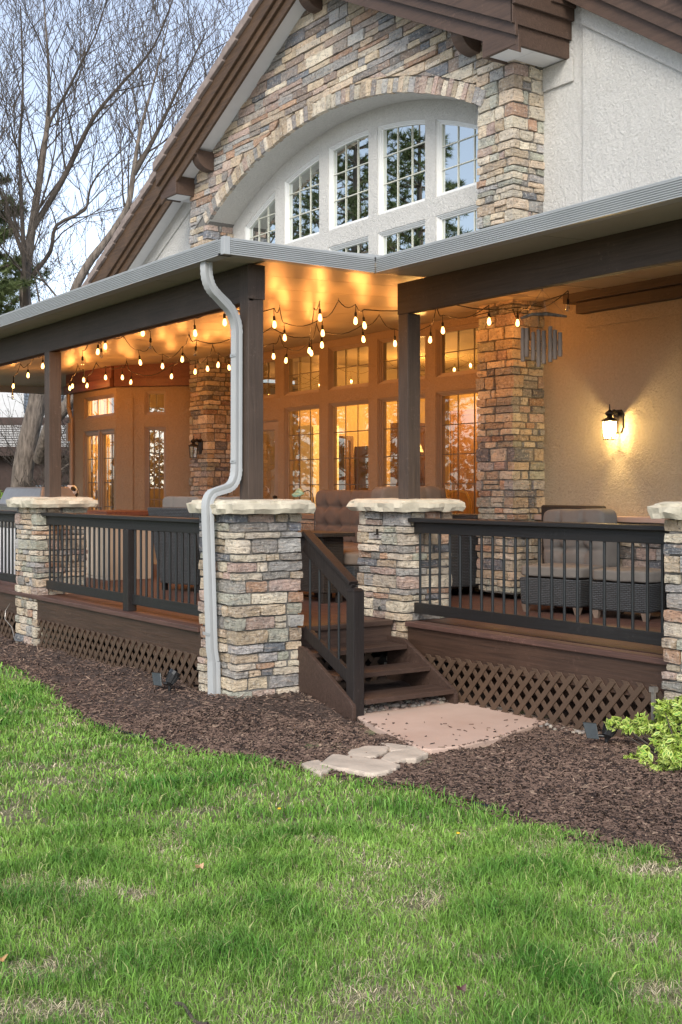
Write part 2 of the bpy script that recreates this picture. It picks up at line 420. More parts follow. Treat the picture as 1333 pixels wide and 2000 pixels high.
# big ground sheet
g = MB()
xs = [-260,-120,-60,-40,-30,-24]+[-22+i*1.0 for i in range(27)]+[8,14,30,80,200]
ys = [-200,-80,-30,-12,-6]+[-4+i*1.0 for i in range(16)]+[14,20,40,100,260]
idx = {}
for i, x in enumerate(xs):
    for j, y in enumerate(ys): idx[i,j] = g.vert((x, y, 0.0))
for i in range(len(xs)-1):
    for j in range(len(ys)-1): g.face((idx[i,j], idx[i+1,j], idx[i+1,j+1], idx[i,j+1]))
g.build('ground', M['lawn'], kind='structure')
# mulch bed sheet
mx = np.arange(-22, -2, .06); my = np.linspace(0, 1, 60)
V = []; 
for x in mx:
    e = float(edge_y(x)); top = 8.6
    for t in my:
        y = e + (top-e)*t**1.3; V.append((x, y, 0))
V = np.array(V); V[:, 2] = mulch_h(V[:, 0], V[:, 1])
nx_, ny_ = len(mx), len(my)
I = np.arange(nx_*ny_).reshape(nx_, ny_)
F = np.stack([I[:-1,:-1], I[1:,:-1], I[1:,1:], I[:-1,1:]], -1).reshape(-1, 4)
# drop cells under the slab
cx_ = V[F].mean(1)
keep = ~((cx_[:,0] > -7.5) & (cx_[:,0] < -6.35) & (cx_[:,1] > 5.2) & (cx_[:,1] < 6.4))
np_mesh('mulch_bed', V, F[keep], 4, M['mulch'], kind='structure', smooth=True)
# stone slab at the foot of the stairs
SLAB = [(-7.55,5.34),(-7.36,5.29),(-6.97,5.17),(-6.24,4.99),(-6.17,5.02),(-6.14,5.3),(-6.2,5.65),(-6.36,6.1),(-6.45,6.38),(-7.55,6.40)]
s = MB(); s.prism(SLAB, 'z', -.03, .044)
s.build('stone_landing', M['pad'], kind='structure', bevel=.01)
def flagstone(poly, z, label):
    s = MB(); s.prism(poly, 'z', z-.05, z)
    c = (sum(p[0] for p in poly)/len(poly), sum(p[1] for p in poly)/len(poly), 0)
    s.build('flagstone', M['flag'], label=label, cat='stepping stone', group='flagstones between slab and lawn', bevel=.012, loc=c)
FLAGS = [
 ([(-6.24,4.22),(-6.40,4.42),(-6.28,4.49),(-6.16,4.56),(-5.96,4.58),(-5.89,4.47),(-5.87,4.34),(-5.92,4.30),(-6.04,4.26)], 'largest buff flagstone, lying right at the lawn edge'),
 ([(-6.40,4.52),(-6.47,4.61),(-6.51,4.73),(-6.41,4.84),(-6.33,4.76),(-6.25,4.62),(-6.25,4.53),(-6.31,4.47)], 'buff flagstone between the largest one and the left front edge of the pink slab'),
 ([(-6.18,4.63),(-6.27,4.76),(-6.28,4.87),(-6.28,4.98),(-6.12,4.94),(-6.06,4.80),(-6.05,4.62)], 'buff flagstone touching the front corner of the pink slab'),
 ([(-6.34,4.12),(-6.37,4.26),(-6.14,4.20),(-6.06,4.08)], 'flagstone half buried in grass, leftmost of the stepping stones'),
 ([(-6.56,4.89),(-6.50,4.96),(-6.31,5.02),(-6.31,4.90),(-6.33,4.82),(-6.44,4.88)], 'narrow flagstone against the left front edge of the pink slab')]
def grow_poly(poly, s_):
    cx, cy = sum(q[0] for q in poly)/len(poly), sum(q[1] for q in poly)/len(poly); return [(cx+(q[0]-cx)*s_, cy+(q[1]-cy)*s_) for q in poly]
FLAGS = [(grow_poly(q, 1.12), l) for q, l in FLAGS]
def jag(poly, seed):
    r_ = random.Random(seed); out = []
    for k in range(len(poly)):
        a_, b__ = poly[k], poly[(k+1)%len(poly)]
        for t in (0, .33, .66): out.append((a_[0]+(b__[0]-a_[0])*t+r_.gauss(0,.006), a_[1]+(b__[1]-a_[1])*t+r_.gauss(0,.006)))
    return out
for k_, (poly_, lab_) in enumerate(FLAGS): flagstone(jag(poly_, k_), .043 - .002*k_, lab_)
def in_poly(x, y, poly):
    c = np.zeros(len(x), bool); n = len(poly)
    for i in range(n):
        (x1_, y1_), (x2_, y2_) = poly[i], poly[(i+1)%n]
        cond = ((y1_ > y) != (y2_ > y)) & (x < (x2_-x1_)*(y-y1_)/(y2_-y1_+1e-12)+x1_); c ^= cond
    return c
# grass blades
def lawn_density(x, y):
    n = .7*np.sin(x*1.9+1.1+.8*np.sin(y*1.7))*np.sin(y*2.3+.4)+.7*np.sin(x*4.3+y*3.1+1.4*np.sin(y*2.9-x))+.7*np.sin(x*9.1-y*7.3+2+1.5*np.sin(x*5+y*4))+.6*np.sin(x*17+y*19+2*np.sin(y*11))*np.sin(x*13-y*9)
    return n
def bare(x, y):
    spots = [(-7.4, 2.66, .34, .14), (-6.84, 2.77, .28, .12), (-6.54, 2.82, .16, .10), (-5.78, 3.1, .16, .08), (-4.77, 2.25, .10, .10), (-5.01, 2.08, .14, .10), (-6.33, 2.3, .18, .07), (-5.37, 3.33, .12, .07), (-5.0, 3.31, .14, .08), (-3.88, 1.45, .34, .12), (-4.18, 1.65, .22, .12), (-3.99, 4.53, .3, .08), (-3.69, 4.35, .24, .12), (-4.18, 4.4, .25, .07), (-3.19, 3.59, .14, .12), (-2.78, 3.28, .2, .12), (-9.2, 3.26, .4, .09), (-8.51, 3.37, .2, .11), (-7.59, 3.44, .2, .08), (-3.37, 2.42, .14, .07), (-3.35, 3.01, .12, .06)]
    v = np.zeros_like(x)
    for a, b_, rx, ry in spots:
        r = (((x-a)*rx_+(y-b_)*ry_)/rx)**2 + (((x-a)*fx+(y-b_)*fy)/ry)**2
        v = np.maximum(v, np.clip(1.3-r, 0, 1))
    v = v*(.75+.45*np.sin(x*23+y*17+2*np.sin(y*31))*np.sin(y*29-x*19)+.35*np.sin(x*61)*np.sin(y*53))
    v = np.maximum(v, .55*np.clip(-.55-(.7*np.sin(x*3.7+2*np.sin(y*2.1))+.6*np.sin(y*6.1-x*2.2+1)+.4*np.sin(x*14+y*11)), 0, 1))
    return np.clip(v, 0, 1)
rs = np.random.RandomState(3)
fx, fy = -math.cos(YAW), math.sin(YAW); rx_, ry_ = math.sin(YAW), math.cos(YAW)
def view_points(n, d0, d1, pw=1.0, half=.31):
    d = d0 + (d1-d0)*rs.rand(n)**pw; t = (rs.rand(n)*2-1)*half*d
    return d*fx+t*rx_, d*fy+t*ry_, d
def blades(n, d0, d1, pw, hmin, hmax, wid, straw=False, half=.31):
    x, y, d = view_points(n, d0, d1, pw, half)
    keep = (y < edge_y(x) + rs.randn(n)*.025)
    den = lawn_density(x, y); br = bare(x, y)
    if straw: keep &= (rs.rand(n) < .30 + .70*br) 
    else: keep &= (rs.rand(n) > br*.93) & (rs.rand(n) < .82+.18*den)
    x, y, d, den, br = x[keep], y[keep], d[keep], den[keep], br[keep]; m = len(x)
    # clump the blades
    ang = rs.rand(m)*2*math.pi; lean = .2+rs.rand(m)**1.3*1.1
    if straw: lean = 1.2+rs.rand(m)*1.6
    h = (hmin+(hmax-hmin)*rs.rand(m)**1.4)*(1+.26*den)*(1-.5*br); h = np.clip(h, .012, .2)
    if straw: h = .012+.02*rs.rand(m)
    w = wid*(.6+.8*rs.rand(m))*np.clip(d/5, .9, 1.8)
    fa = rs.rand(m)*math.pi; cw, sw = np.cos(fa)*w/2, np.sin(fa)*w/2
    lx, ly = np.cos(ang)*h*lean, np.sin(ang)*h*lean
    V = np.zeros((m, 5, 3))
    V[:,0] = np.stack([x-cw, y-sw, np.zeros(m)-.003], -1); V[:,1] = np.stack([x+cw, y+sw, np.zeros(m)-.003], -1)
    mxx, myy = x+lx*.35, y+ly*.35
    V[:,2] = np.stack([mxx+cw*.8, myy+sw*.8, h*.62], -1); V[:,3] = np.stack([mxx-cw*.8, myy-sw*.8, h*.62], -1)
    V[:,4] = np.stack([x+lx, y+ly, h*(1-.25*np.minimum(lean,1))], -1)
    base = np.arange(m)[:,None]*5
    T = np.concatenate([base+np.array([0,1,2]), base+np.array([0,2,3]), base+np.array([3,2,4])], 1).reshape(-1,3)
    k = rs.rand(m, 1)
    if straw: c = np.array([.58,.50,.34])*(.5+.9*k)
    else:
        a = np.array([.066,.195,.022]); b2 = np.array([.24,.42,.07]); y2 = np.array([.40,.43,.17])
        patch = np.clip(.60-.30*den[:,None] + .25*(rs.rand(m,1)-.5), 0, 1)
        c = a*(1-patch)+b2*patch; c = c*(.65+.7*k)
        yy = (rs.rand(m,1) < .07+.3*br[:,None]); c = np.where(yy, y2*(.6+.6*k), c)
    return V.reshape(-1,3), T, np.repeat(c, 3, axis=0)
def merge(parts):
    Vs, Ts, Cs = [], [], []; o = 0
    for V, T, C in parts: Vs.append(V); Ts.append(T+o); Cs.append(C); o += len(V)
    return np.concatenate(Vs), np.concatenate(Ts), np.concatenate(Cs)
V, T, C = merge([blades(150000, 3.2, 6.2, .8, .018, .075, .0031), blades(130000, 5.6, 11.0, .8, .018, .070, .0038), blades(25000, 10, 20, 1, .03, .05, .006), blades(90000, 2.5, 16, .6, .03, .07, .0075, False, .75)])
np_mesh('grass', V, T, 3, M['grass'], C, kind='stuff', label='patchy green lawn grass in front of the mulch bed', cat='grass')
V, T, C = merge([blades(50000, 3.2, 6.2, .8, .01, .03, .0032, True), blades(35000, 5.6, 11.0, .8, .01, .03, .004, True)])
np_mesh('dead_grass', V, T, 3, M['grass'], C, kind='stuff', label='straw-coloured dead grass thatch in the bare patches of the lawn', cat='dead grass')

# mulch chips
def chips(n, d0, d1, pw):
    x, y, d = view_points(n, d0, d1, pw)
    k = (y > edge_y(x)-.03+rs.randn(n)*.05+.03*np.sin(x*9)) & (y < 6.75)
    k &= ~(in_poly(x+rs.randn(n)*.012, y+rs.randn(n)*.012, SLAB) & (rs.rand(n) > .006)); on_slab = in_poly(x, y, SLAB)
    for poly_, _ in FLAGS: k &= ~(in_poly(x, y, poly_) & (rs.rand(n) > .03))
    k &= ~((x < -8.1) & (y > 4.85)); k &= ~((x > -8.1) & (x < -7.5) & (y > 5.26)); k &= ~((x > -8.1) & (x<-6.9) & (y > 6.15))
    x, y = x[k], y[k]; on_slab = on_slab[k]; m = len(x)
    big_ = rs.rand(m) > .965; L = (.006+.026*rs.rand(m)**2.0)*np.where(big_, 1.7, 1); W = (.0022+.0045*rs.rand(m))*np.where(big_, 1.9, 1); a = rs.rand(m)*math.pi*2; tl = rs.randn(m)*.35
    z = mulch_h(x, y) + .004+.010*rs.rand(m); z = np.where(on_slab, .047, z)
    dx, dy, dz = np.cos(a)*L, np.sin(a)*L, np.tan(np.clip(tl,-.9,.9))*L*.6
    px, py = -np.sin(a)*W, np.cos(a)*W; th = .003+.004*rs.rand(m); rl = rs.randn(m)*.35*W
    V = np.zeros((m,6,3)); c0 = np.stack([x,y,z],-1)
    D = np.stack([dx,dy,dz],-1); Pp = np.stack([px,py,rl],-1); U = np.stack([0*x,0*x,th],-1)
    V[:,0]=c0-D-Pp; V[:,1]=c0+D-Pp*.6; V[:,2]=c0+D+Pp*.6; V[:,3]=c0-D+Pp; V[:,4]=c0-D*.8+U; V[:,5]=c0+D*.7+U
    base = np.arange(m)[:,None]*6
    Q = np.concatenate([base+np.array([0,1,5,4]), base+np.array([2,3,4,5])],1).reshape(-1,4)
    t = rs.rand(m,1); r = rs.rand(m,1); pz = (.5+.5*np.sin(x*2.3+1.7*np.sin(y*2.9))*np.sin(y*3.7+x))[:,None]; t = np.clip(t*.75+.35*pz-.05, 0, 1)
    c = np.array([.085,.052,.038])*(1-t)+np.array([.24,.155,.115])*t
    c = np.where(r > .93, np.array([.30,.21,.15])*(.7+.6*t), c); c = np.where(r < .25, np.array([.03,.018,.014])*(.7+.6*t), c)
    return V.reshape(-1,3), Q, np.repeat(c, 2, axis=0)
V, T, C = merge([chips(110000, 5.0, 9.0, .9), chips(60000, 8.5, 15.0, .9)])
np_mesh('mulch', V, T, 4, M['chip'], C, kind='stuff', label='dark brown shredded bark mulch between lawn and porch', cat='mulch')

# black edging strip between lawn and mulch
e = MB()
for x0 in np.arange(-9.6, -3.0, .08):
    def pe(x): 
        return (x, float(edge_y(x))+.006*math.sin(x*9), .012+.010*math.sin(x*2.3+1)+.004*math.sin(x*11))
    e.tube([pe(x0), pe(x0+.08)], .010, 6, caps=False)
e.build('lawn_edging', M['black_plastic'], label='thin black edging strip along the curved lawn border', cat='edging', smooth=60)

# pebbles under the stairs and along the lattice
def pebbles(n, region, name, label):
    Vs=[]; Fs=[]; Cs=[]; o=0
    bm = bmesh.new(); bmesh.ops.create_icosphere(bm, subdivisions=1, radius=1); bv = np.array([v.co[:] for v in bm.verts]); bf = np.array([[v.index for v in f.verts] for f in bm.faces]); bm.free()
    for i in range(n):
        x, y, z, r = region(); sc = np.array([r*(1+.5*rs.rand()), r*(.8+.4*rs.rand()), r*.65]); a = rs.rand()*6.28
        v = bv*sc*(1+.12*rs.randn(len(bv),1)); v = np.stack([v[:,0]*math.cos(a)-v[:,1]*math.sin(a), v[:,0]*math.sin(a)+v[:,1]*math.cos(a), v[:,2]],-1)+np.array([x,y,z])
        Vs.append(v); Fs.append(bf+o); o += len(bv)
        c = np.array([[.40,.34,.27],[.30,.27,.24],[.45,.40,.33],[.22,.19,.17],[.38,.27,.22]][rs.randint(5)])*(.7+.5*rs.rand()); Cs.append(np.repeat(c[None],len(bf),0))
    np_mesh(name, np.concatenate(Vs), np.concatenate(Fs), 3, M['pebble'], np.concatenate(Cs), kind='stuff', label=label, cat='pebbles', smooth=True)
pebbles(900, lambda: (-8.2+.75*rs.rand(), 5.3+.95*rs.rand(), .03+.04*rs.rand(), .014+.02*rs.rand()), 'pebbles', 'rounded river pebbles in the shade under the stair treads')
pebbles(420, lambda: (-7.35+1.75*rs.rand(), 6.36+.06*rs.randn(), .03, .010+.013*rs.rand()), 'pebbles', 'line of small pebbles between the pink slab and the lattice')

# ================================================================ STONE
CREAM=(.62,.54,.42); TAN=(.50,.39,.27); PINK=(.47,.345,.285); GREY=(.37,.355,.335); SAGE=(.39,.385,.31); SLATE=(.15,.16,.18); RUST=(.42,.26,.17); BUFF=(.56,.45,.32)
PAL_P = [CREAM,CREAM,TAN,TAN,PINK,GREY,GREY,SAGE,SAGE,SLATE,RUST,BUFF,CREAM,BUFF,(.30,.28,.25),CREAM]
PAL_G = [CREAM,TAN,TAN,BUFF,PINK,PINK,GREY,GREY,GREY,SLATE,RUST,BUFF,(.26,.23,.21),(.33,.28,.24),(.28,.21,.17)]
def pick(pal, r):
    c = r.choice(pal); k = .74+.52*r.random(); return (c[0]*k, c[1]*k*(.98+.04*r.random()), c[2]*k)
def rows(z0, z1, hmin, hmax, r):
    out = []; z = z0
    while z < z1-.01:
        h = hmin+(hmax-hmin)*r.random()
        if z+h > z1-.045: h = z1-z
        out.append((z, z+h)); z += h
    return out
def split(a, b, lmin, lmax, r):
    out = []; x = a
    while x < b-1e-4:
        l = lmin+(lmax-lmin)*r.random()
        if x+l > b-lmin*.8: l = b-x
        out.append((x, x+l)); x += l
    return out
G = .012
def ncell(l, s=.045): return max(2, min(7, int(round(l/s))))
def stone_block(mb, x0, x1, y0, y1, z0, z1, r, pal, amp=.0095, skip=(), col=None):
    col = col or pick(pal, r)
    mb.rough_hex([(x0,y0,z0),(x1,y0,z0),(x1,y1,z0),(x0,y1,z0),(x0,y0,z1),(x1,y0,z1),(x1,y1,z1),(x0,y1,z1)],
                 (ncell(x1-x0), ncell(y1-y0), 2 if z1-z0 < .075 else 3), amp, r, 11, col, skip)
def stone_pier(mb, x0, x1, y0, y1, z0, z1, r, pal=PAL_P, hmin=.05, hmax=.125, faces='FRLB', wob=.026, depth=.10):
    """four-sided stack of ashlar with corner blocks; x0.. is the nominal outer face"""
    for (za, zb) in rows(z0, z1, hmin, hmax, r):
        for part in ([(za, zb)] if (zb-za) < .10 or r.random() < .75 else [(za, (za+zb)/2), ((za+zb)/2, zb)]):
            a, b_ = part[0]+G/2, part[1]-G/2
            W, D = x1-x0, y1-y0
            q = {}
            for cx, cy in ((0,0),(1,0),(1,1),(0,1)):
                long = r.random() < .5
                lx = min(W*.48, (.16+.16*r.random()) if long else (.07+.07*r.random()))
                ly = min(D*.48, (.07+.07*r.random()) if long else (.16+.16*r.random()))
                j1, j2 = r.random()*wob-.004, r.random()*wob-.004
                q[cx,cy] = (lx, ly)
                X0 = x0-j1 if cx == 0 else x1-lx; X1 = x0+lx if cx == 0 else x1+j1
                Y0 = y0-j2 if cy == 0 else y1-ly; Y1 = y0+ly if cy == 0 else y1+j2
                stone_block(mb, X0, X1, Y0, Y1, a, b_, r, pal)
            for side in faces:
                if side in 'FB':
                    cy = 0 if side == 'F' else 1
                    s0, s1 = x0+q[0,cy][0]+G, x1-q[1,cy][0]-G
                else:
                    cx = 1 if side == 'R' else 0
                    s0, s1 = y0+q[cx,0][1]+G, y1-q[cx,1][1]-G
                if s1-s0 < .03: continue
                for (sa, sb) in split(s0, s1, .10, .28, r):
                    sb -= G; 
                    if sb-sa < .02: sb = sa+.02
                    j = r.random()*wob-.004
                    zz = [(a, b_)]
                    if b_-a > .085 and r.random() < .35:
                        m_ = a+(b_-a)*(.35+.3*r.random()); zz = [(a, m_-G/2), (m_+G/2, b_)]
                    for (u0, u1) in zz:
                        j = r.random()*wob-.005
                        if side == 'F': stone_block(mb, sa, sb, y0-j, y0+depth, u0, u1, r, pal, skip=('yb',))
                        if side == 'B': stone_block(mb, sa, sb, y1-depth, y1+j, u0, u1, r, pal, skip=('yf',))
                        if side == 'R': stone_block(mb, x1-depth, x1+j, sa, sb, u0, u1, r, pal, skip=('xl',))
                        if side == 'L': stone_block(mb, x0-j, x0+depth, sa, sb, u0, u1, r, pal, skip=('xr',))
def core(x0, x1, y0, y1, z0, z1, parent, inset=.016):
    c = MB(); c.box(x0+inset, x1-inset, y0+inset, y1-inset, z0, z1); return c.build('mortar_core', M['mortar'], parent)
def cap_slab(mb, x0, x1, y0, y1, z0, z1, r):
    nx, ny = 22, 20
    off = r.random()*30
    def pt(i, j, lvl):
        u, v = i/nx, j/ny
        x = x0+(x1-x0)*u; y = y0+(y1-y0)*v
        e = min(u, 1-u, v, 1-v)
        n = noise.noise(Vector((x*5+off, y*5, 1))); n2 = noise.noise(Vector((x*8.5, y*8.5+off, lvl*1.9)))+.35*noise.noise(Vector((x*19, y*19+off, lvl*5.1)))
        # round plan corners
        cu, cv = 2*u-1, 2*v-1
        rr = max(abs(cu), abs(cv)); k = 1
        if rr > .8: k = 1-.10*max(0, (abs(cu)+abs(cv)-1.55))
        x = (x0+x1)/2+(x-(x0+x1)/2)*k; y = (y0+y1)/2+(y-(y0+y1)/2)*k
        if lvl == 3: z = z1 - .012*abs(n) + .006*n2 - (.022 if e < .02 else (.007 if e < .07 else 0))
        elif lvl == 0: z = z0 + .004*n2
        else: z = z0+(z1-z0)*(lvl/3)
        if e < .001:
            bul = {0: -.012, 1: .008, 2: .006, 3: -.026}[lvl]
            bul += .026*n2+.010*n - .016*abs(noise.noise(Vector((x*9-off, y*9, lvl*2.2))))
            dx, dy = (x-(x0+x1)/2), (y-(y0+y1)/2); d = math.hypot(dx, dy)
            x += dx/d*bul; y += dy/d*bul
            z += .013*noise.noise(Vector((x*10+off, y*10, lvl*3)))*(lvl in (0,1,2))
        return (x, y, z)
    top = [[mb.vert(pt(i,j,3)) for j in range(ny+1)] for i in range(nx+1)]
    bot = [[mb.vert(pt(i,j,0)) for j in range(ny+1)] for i in range(nx+1)]
    for i in range(nx):
        for j in range(ny):
            mb.face((top[i][j], top[i+1][j], top[i+1][j+1], top[i][j+1])); mb.face((bot[i][j], bot[i][j+1], bot[i+1][j+1], bot[i+1][j]))
    loop = [(i,0) for i in range(nx)]+[(nx,j) for j in range(ny)]+[(i,ny) for i in range(nx,0,-1)]+[(0,j) for j in range(ny,0,-1)]
    lv = []
    for lvl in (1, 2): lv.append([mb.vert(pt(i,j,lvl)) for i, j in loop])
    bl = [bot[i][j] for i,j in loop]; tl = [top[i][j] for i,j in loop]
    seq = [bl, lv[0], lv[1], tl]
    for a, b_ in zip(seq[:-1], seq[1:]):
        for k in range(len(loop)):
            m = (k+1) % len(loop); mb.face((a[k], a[m], b_[m], b_[k]))
def pillar(x0, x1, y0, y1, zb, label, seed):
    t = thing('stone_pillar', label, 'pillar', ((x0+x1)/2, (y0+y1)/2, zb), group='stone porch pillars with limestone caps')
    r = random.Random(seed)
    m = MB(); stone_pier(m, x0+.012, x1-.012, y0+.012, y1-.012, zb, 1.565, r)
    m.build('stonework', M['stone'], t)
    core(x0+.012, x1-.012, y0+.012, y1-.012, zb, 1.565, t)
    c = MB(); cap_slab(c, x0-.085, x1+.095, y0-.085, y1+.095, 1.566, 1.675, r)
    c.build('cap_stone', M['capstone'], t, smooth=16)
    return t
pillar(-12.97, -12.33, 4.65, 5.23, .0, 'stone pillar with limestone cap at the far left, beside the grill', 11)
pillar(-8.70, -8.10, 4.65, 5.27, .0, 'tall stone pillar at the porch corner with the downspout in front of it', 12)
p2 = pillar(-8.77, -8.10, 6.29, 6.83, .63, 'stone pillar behind the stairs where the right railing starts', 13)
pillar(-5.23, -4.6, 6.20, 6.82, .0, 'stone pillar cut by the right edge of the picture, behind the shrub', 14)
m = MB(); stone_pier(m, -8.36, -8.115, 6.315, 6.6, .0, .625, random.Random(5), depth=.06)
m.build('stone_footing', M['stone'], p2)
m = MB(); m.lathe([(.016,0),(.02,-.006),(.016,-.012)], (-8.42,6.285,.72), 10, axis='y'); m.build('round_hook', M['solar'], p2)
m = MB(); m.box(-8.455,-8.44,6.265,6.28,1.36,1.41); m.box(-8.46,-8.435,6.25,6.28,1.36,1.368); m.build('iron_hook', M['bronze'], p2)

# ================================================================ PORCH DECK
deck = thing('porch_deck', 'brown painted porch deck with board edge and lattice skirt', 'deck', (-12, 6.5, 0))
m = MB()
y = 4.80
while y < 8.84:
    y1_ = min(y+.138, 8.845)
    if y < 6.44:
        m.box(-24, -8.275, y, y1_, .60, .63)
    else: m.box(-24, -3.5, y, y1_, .60, .63)
    y += .142
m.build('deck_boards', M['deckx'], deck)
m = MB(); m.box(-24, -8.70, 4.64, 4.796, .592, .634); m.build('edge_board', M['deckx'], deck, bevel=.006)
m = MB(); m.box(-8.36, -8.235, 5.275, 6.288, .592, .634); m.build('edge_board', M['tread'], deck, bevel=.006)
m = MB(); m.box(-8.09, -3.5, 6.30, 6.436, .592, .634); m.build('edge_board', M['deckx'], deck, bevel=.006)
m = MB(); m.box(-24, -8.70, 4.672, 4.71, .33, .591); m.build('fascia_board', M['fascia'], deck)
m = MB(); m.box(-8.09, -3.5, 6.332, 6.37, .345, .591); m.build('fascia_board', M['fascia'], deck)
m = MB(); m.box(-8.305, -8.265, 5.275, 6.288, .44, .591); m.build('fascia_board', M['tread'], deck)
m = MB(); m.box(-24, -8.75, 5.3, 5.34, 0, .59); m.box(-8.15, -3.5, 6.9, 6.94, 0, .59); m.build('rim_joist', M['fascia'], deck)
def lattice(xa, xb, y, z0f, z1f, sp=.128, w=.056):
    m = MB()
    for layer, sgn in ((0, 1), (1, -1)):
        yy0, yy1 = (y, y+.007) if layer == 0 else (y+.009, y+.016)
        x = xa-.6
        while x < xb+.6:
            # slat goes from (x, z0) to (x + sgn*h, z1)
            z0 = z0f(x); z1 = z1f(x); h = (z1-z0)*.92
            pts = []
            t0, t1 = 0.0, 1.0
            xs_, xe_ = x, x+sgn*h
            def cl(t): return xs_+(xe_-xs_)*t
            if sgn > 0: t0 = max(t0, (xa-xs_)/h); t1 = min(t1, (xb-w-xs_)/h)
            else: t0 = max(t0, (xs_+w-xb)/h); t1 = min(t1, (xs_-xa)/h)
            if t1-t0 > .06:
                za, zb = z0+(z1-z0)*t0, z0+(z1-z0)*t1
                m.hexa([(cl(t0),yy0,za),(cl(t0)+w,yy0,za),(cl(t0)+w,yy1,za),(cl(t0),yy1,za),(cl(t1),yy0,zb),(cl(t1)+w,yy0,zb),(cl(t1)+w,yy1,zb),(cl(t1),yy1,zb)])
            x += sp
    return m
lattice(-12.32, -8.715, 4.655, lambda x: .08, lambda x: .385+.02*(x+12)/3.3).build('lattice_panel', M['lattice'], deck, bevel=.0015)
lattice(-8.02, -5.25, 6.312, lambda x: -.02+.022*(x+8)/2.8, lambda x: .372+.072*(x+8)/2.8).build('lattice_panel', M['lattice'], deck, bevel=.0015)
lattice(-17, -13.0, 4.655, lambda x: .08, lambda x: .385).build('lattice_panel', M['lattice'], deck, bevel=.0015)
# lattice behind the open risers, seen between the treads
lt = lattice(5.3, 6.2, 0, lambda x: 0, lambda x: .42)
lt.v = [(-8.30-q[1], q[0], q[2]) for q in lt.v]; lt.build('lattice_panel', M['lattice'], deck)

# ================================================================ STAIRS
st = thing('stairs', 'three dark brown wooden steps with open risers and black handrail', 'stairs', (-7.8, 5.75, 0))
for x0, z in ((-7.66, .165), (-7.965, .31), (-8.27, .455)):
    y0_ = 5.36 if z < .2 else (5.30 if z < .4 else 5.275)
    m = MB(); m.box(x0, x0+.145, y0_, 6.235, z-.038, z); m.box(x0+.151, x0+.30, y0_, 6.235, z-.038, z)
    m.build('tread', M['tread'], st, bevel=.004)
def stringer(y0_, y1_):
    m = MB(); m.prism([(-8.26,.0),(-7.36,.0),(-7.36,.125),(-7.40,.165),(-8.03,.495),(-8.10,.50),(-8.26,.50)], 'y', y0_, y1_)
    m.build('stringer', M['tread'], st, bevel=.004)
stringer(5.235, 5.272); stringer(6.238, 6.275)
m = MB(); m.prism([(-7.48,5.262),(-7.38,5.262),(-7.38,5.36),(-7.48,5.36)], 'z', -.02, .985)
m.hexa([(-7.487,5.255,.985),(-7.373,5.255,.985),(-7.373,5.367,.985),(-7.487,5.367,.985),(-7.462,5.28,1.008),(-7.398,5.28,1.008),(-7.398,5.342,1.008),(-7.462,5.342,1.008)])
m.build('newel_post', M['railpost'], st, bevel=.004)
m = MB(); m.beam((-8.105,5.31,1.325),(-7.48,5.31,1.0-.03),.038,.14); m.beam((-8.105,5.31,1.41),(-7.45,5.31,1.062-.02),.085,.030)
m.build('handrail', M['railpost'], st, bevel=.004)
m = MB(); m.beam((-8.12,5.31,.62),(-7.48,5.31,.315),.038,.095); m.build('bottom_rail', M['railpost'], st, bevel=.004)
for x in (-8.05,-7.915,-7.78,-7.645):
    zt = 1.33+(x+8.105)*(-.528)-.04; zb = .62+(x+8.12)*(-.477)+.03
    m = MB(); m.tube([(x,5.31,zb),(x,5.31,zt)], .0105, 10); m.build('baluster', M['baluster'], st, smooth=60)

# ================================================================ RAILINGS
def railing(xa, xb, yc, label, npos, mid=None, dz=0):
    t = thing('railing', label, 'railing', ((xa+xb)/2, yc, .63), group='black porch railings')
    m = MB(); m.box(xa-.04, xb+.02, yc-.075, yc+.075, 1.478, 1.512); m.build('cap_rail', M['rail'], t, bevel=.005)
    m = MB(); m.box(xa, xb, yc-.02, yc+.02, 1.385, 1.4775); m.build('top_rail', M['rail'], t, bevel=.003)
    for a, b_ in ([(xa, xb)] if mid is None else [(xa, mid-.056), (mid+.056, xb)]):
        m = MB(); m.box(a, b_, yc-.02, yc+.02, .70, .79); m.build('bottom_rail', M['rail'], t, bevel=.003)
    if mid is not None:
        m = MB(); m.box(mid-.055, mid+.055, yc-.06, yc+.03, .636, 1.3845); m.build('post', M['railpost'], t, bevel=.004)
    for k in range(npos):
        x = xa+.06+(xb-xa-.12)*k/(npos-1)
        if mid is not None and abs(x-mid) < .075: continue
        m = MB(); m.tube([(x,yc,.788),(x,yc,1.387)], .0115, 10); m.build('baluster', M['baluster'], t, smooth=60)
    return t
railing(-12.32, -8.70, 4.78, 'black railing with a middle post between the left pillar and the corner pillar', 31, -10.25)
railing(-8.09, -5.23, 6.42, 'black railing between the stair pillar and the pillar at the right edge', 22)
railing(-16.9, -12.98, 4.78, 'black railing left of the far left pillar, in front of the grill', 33)

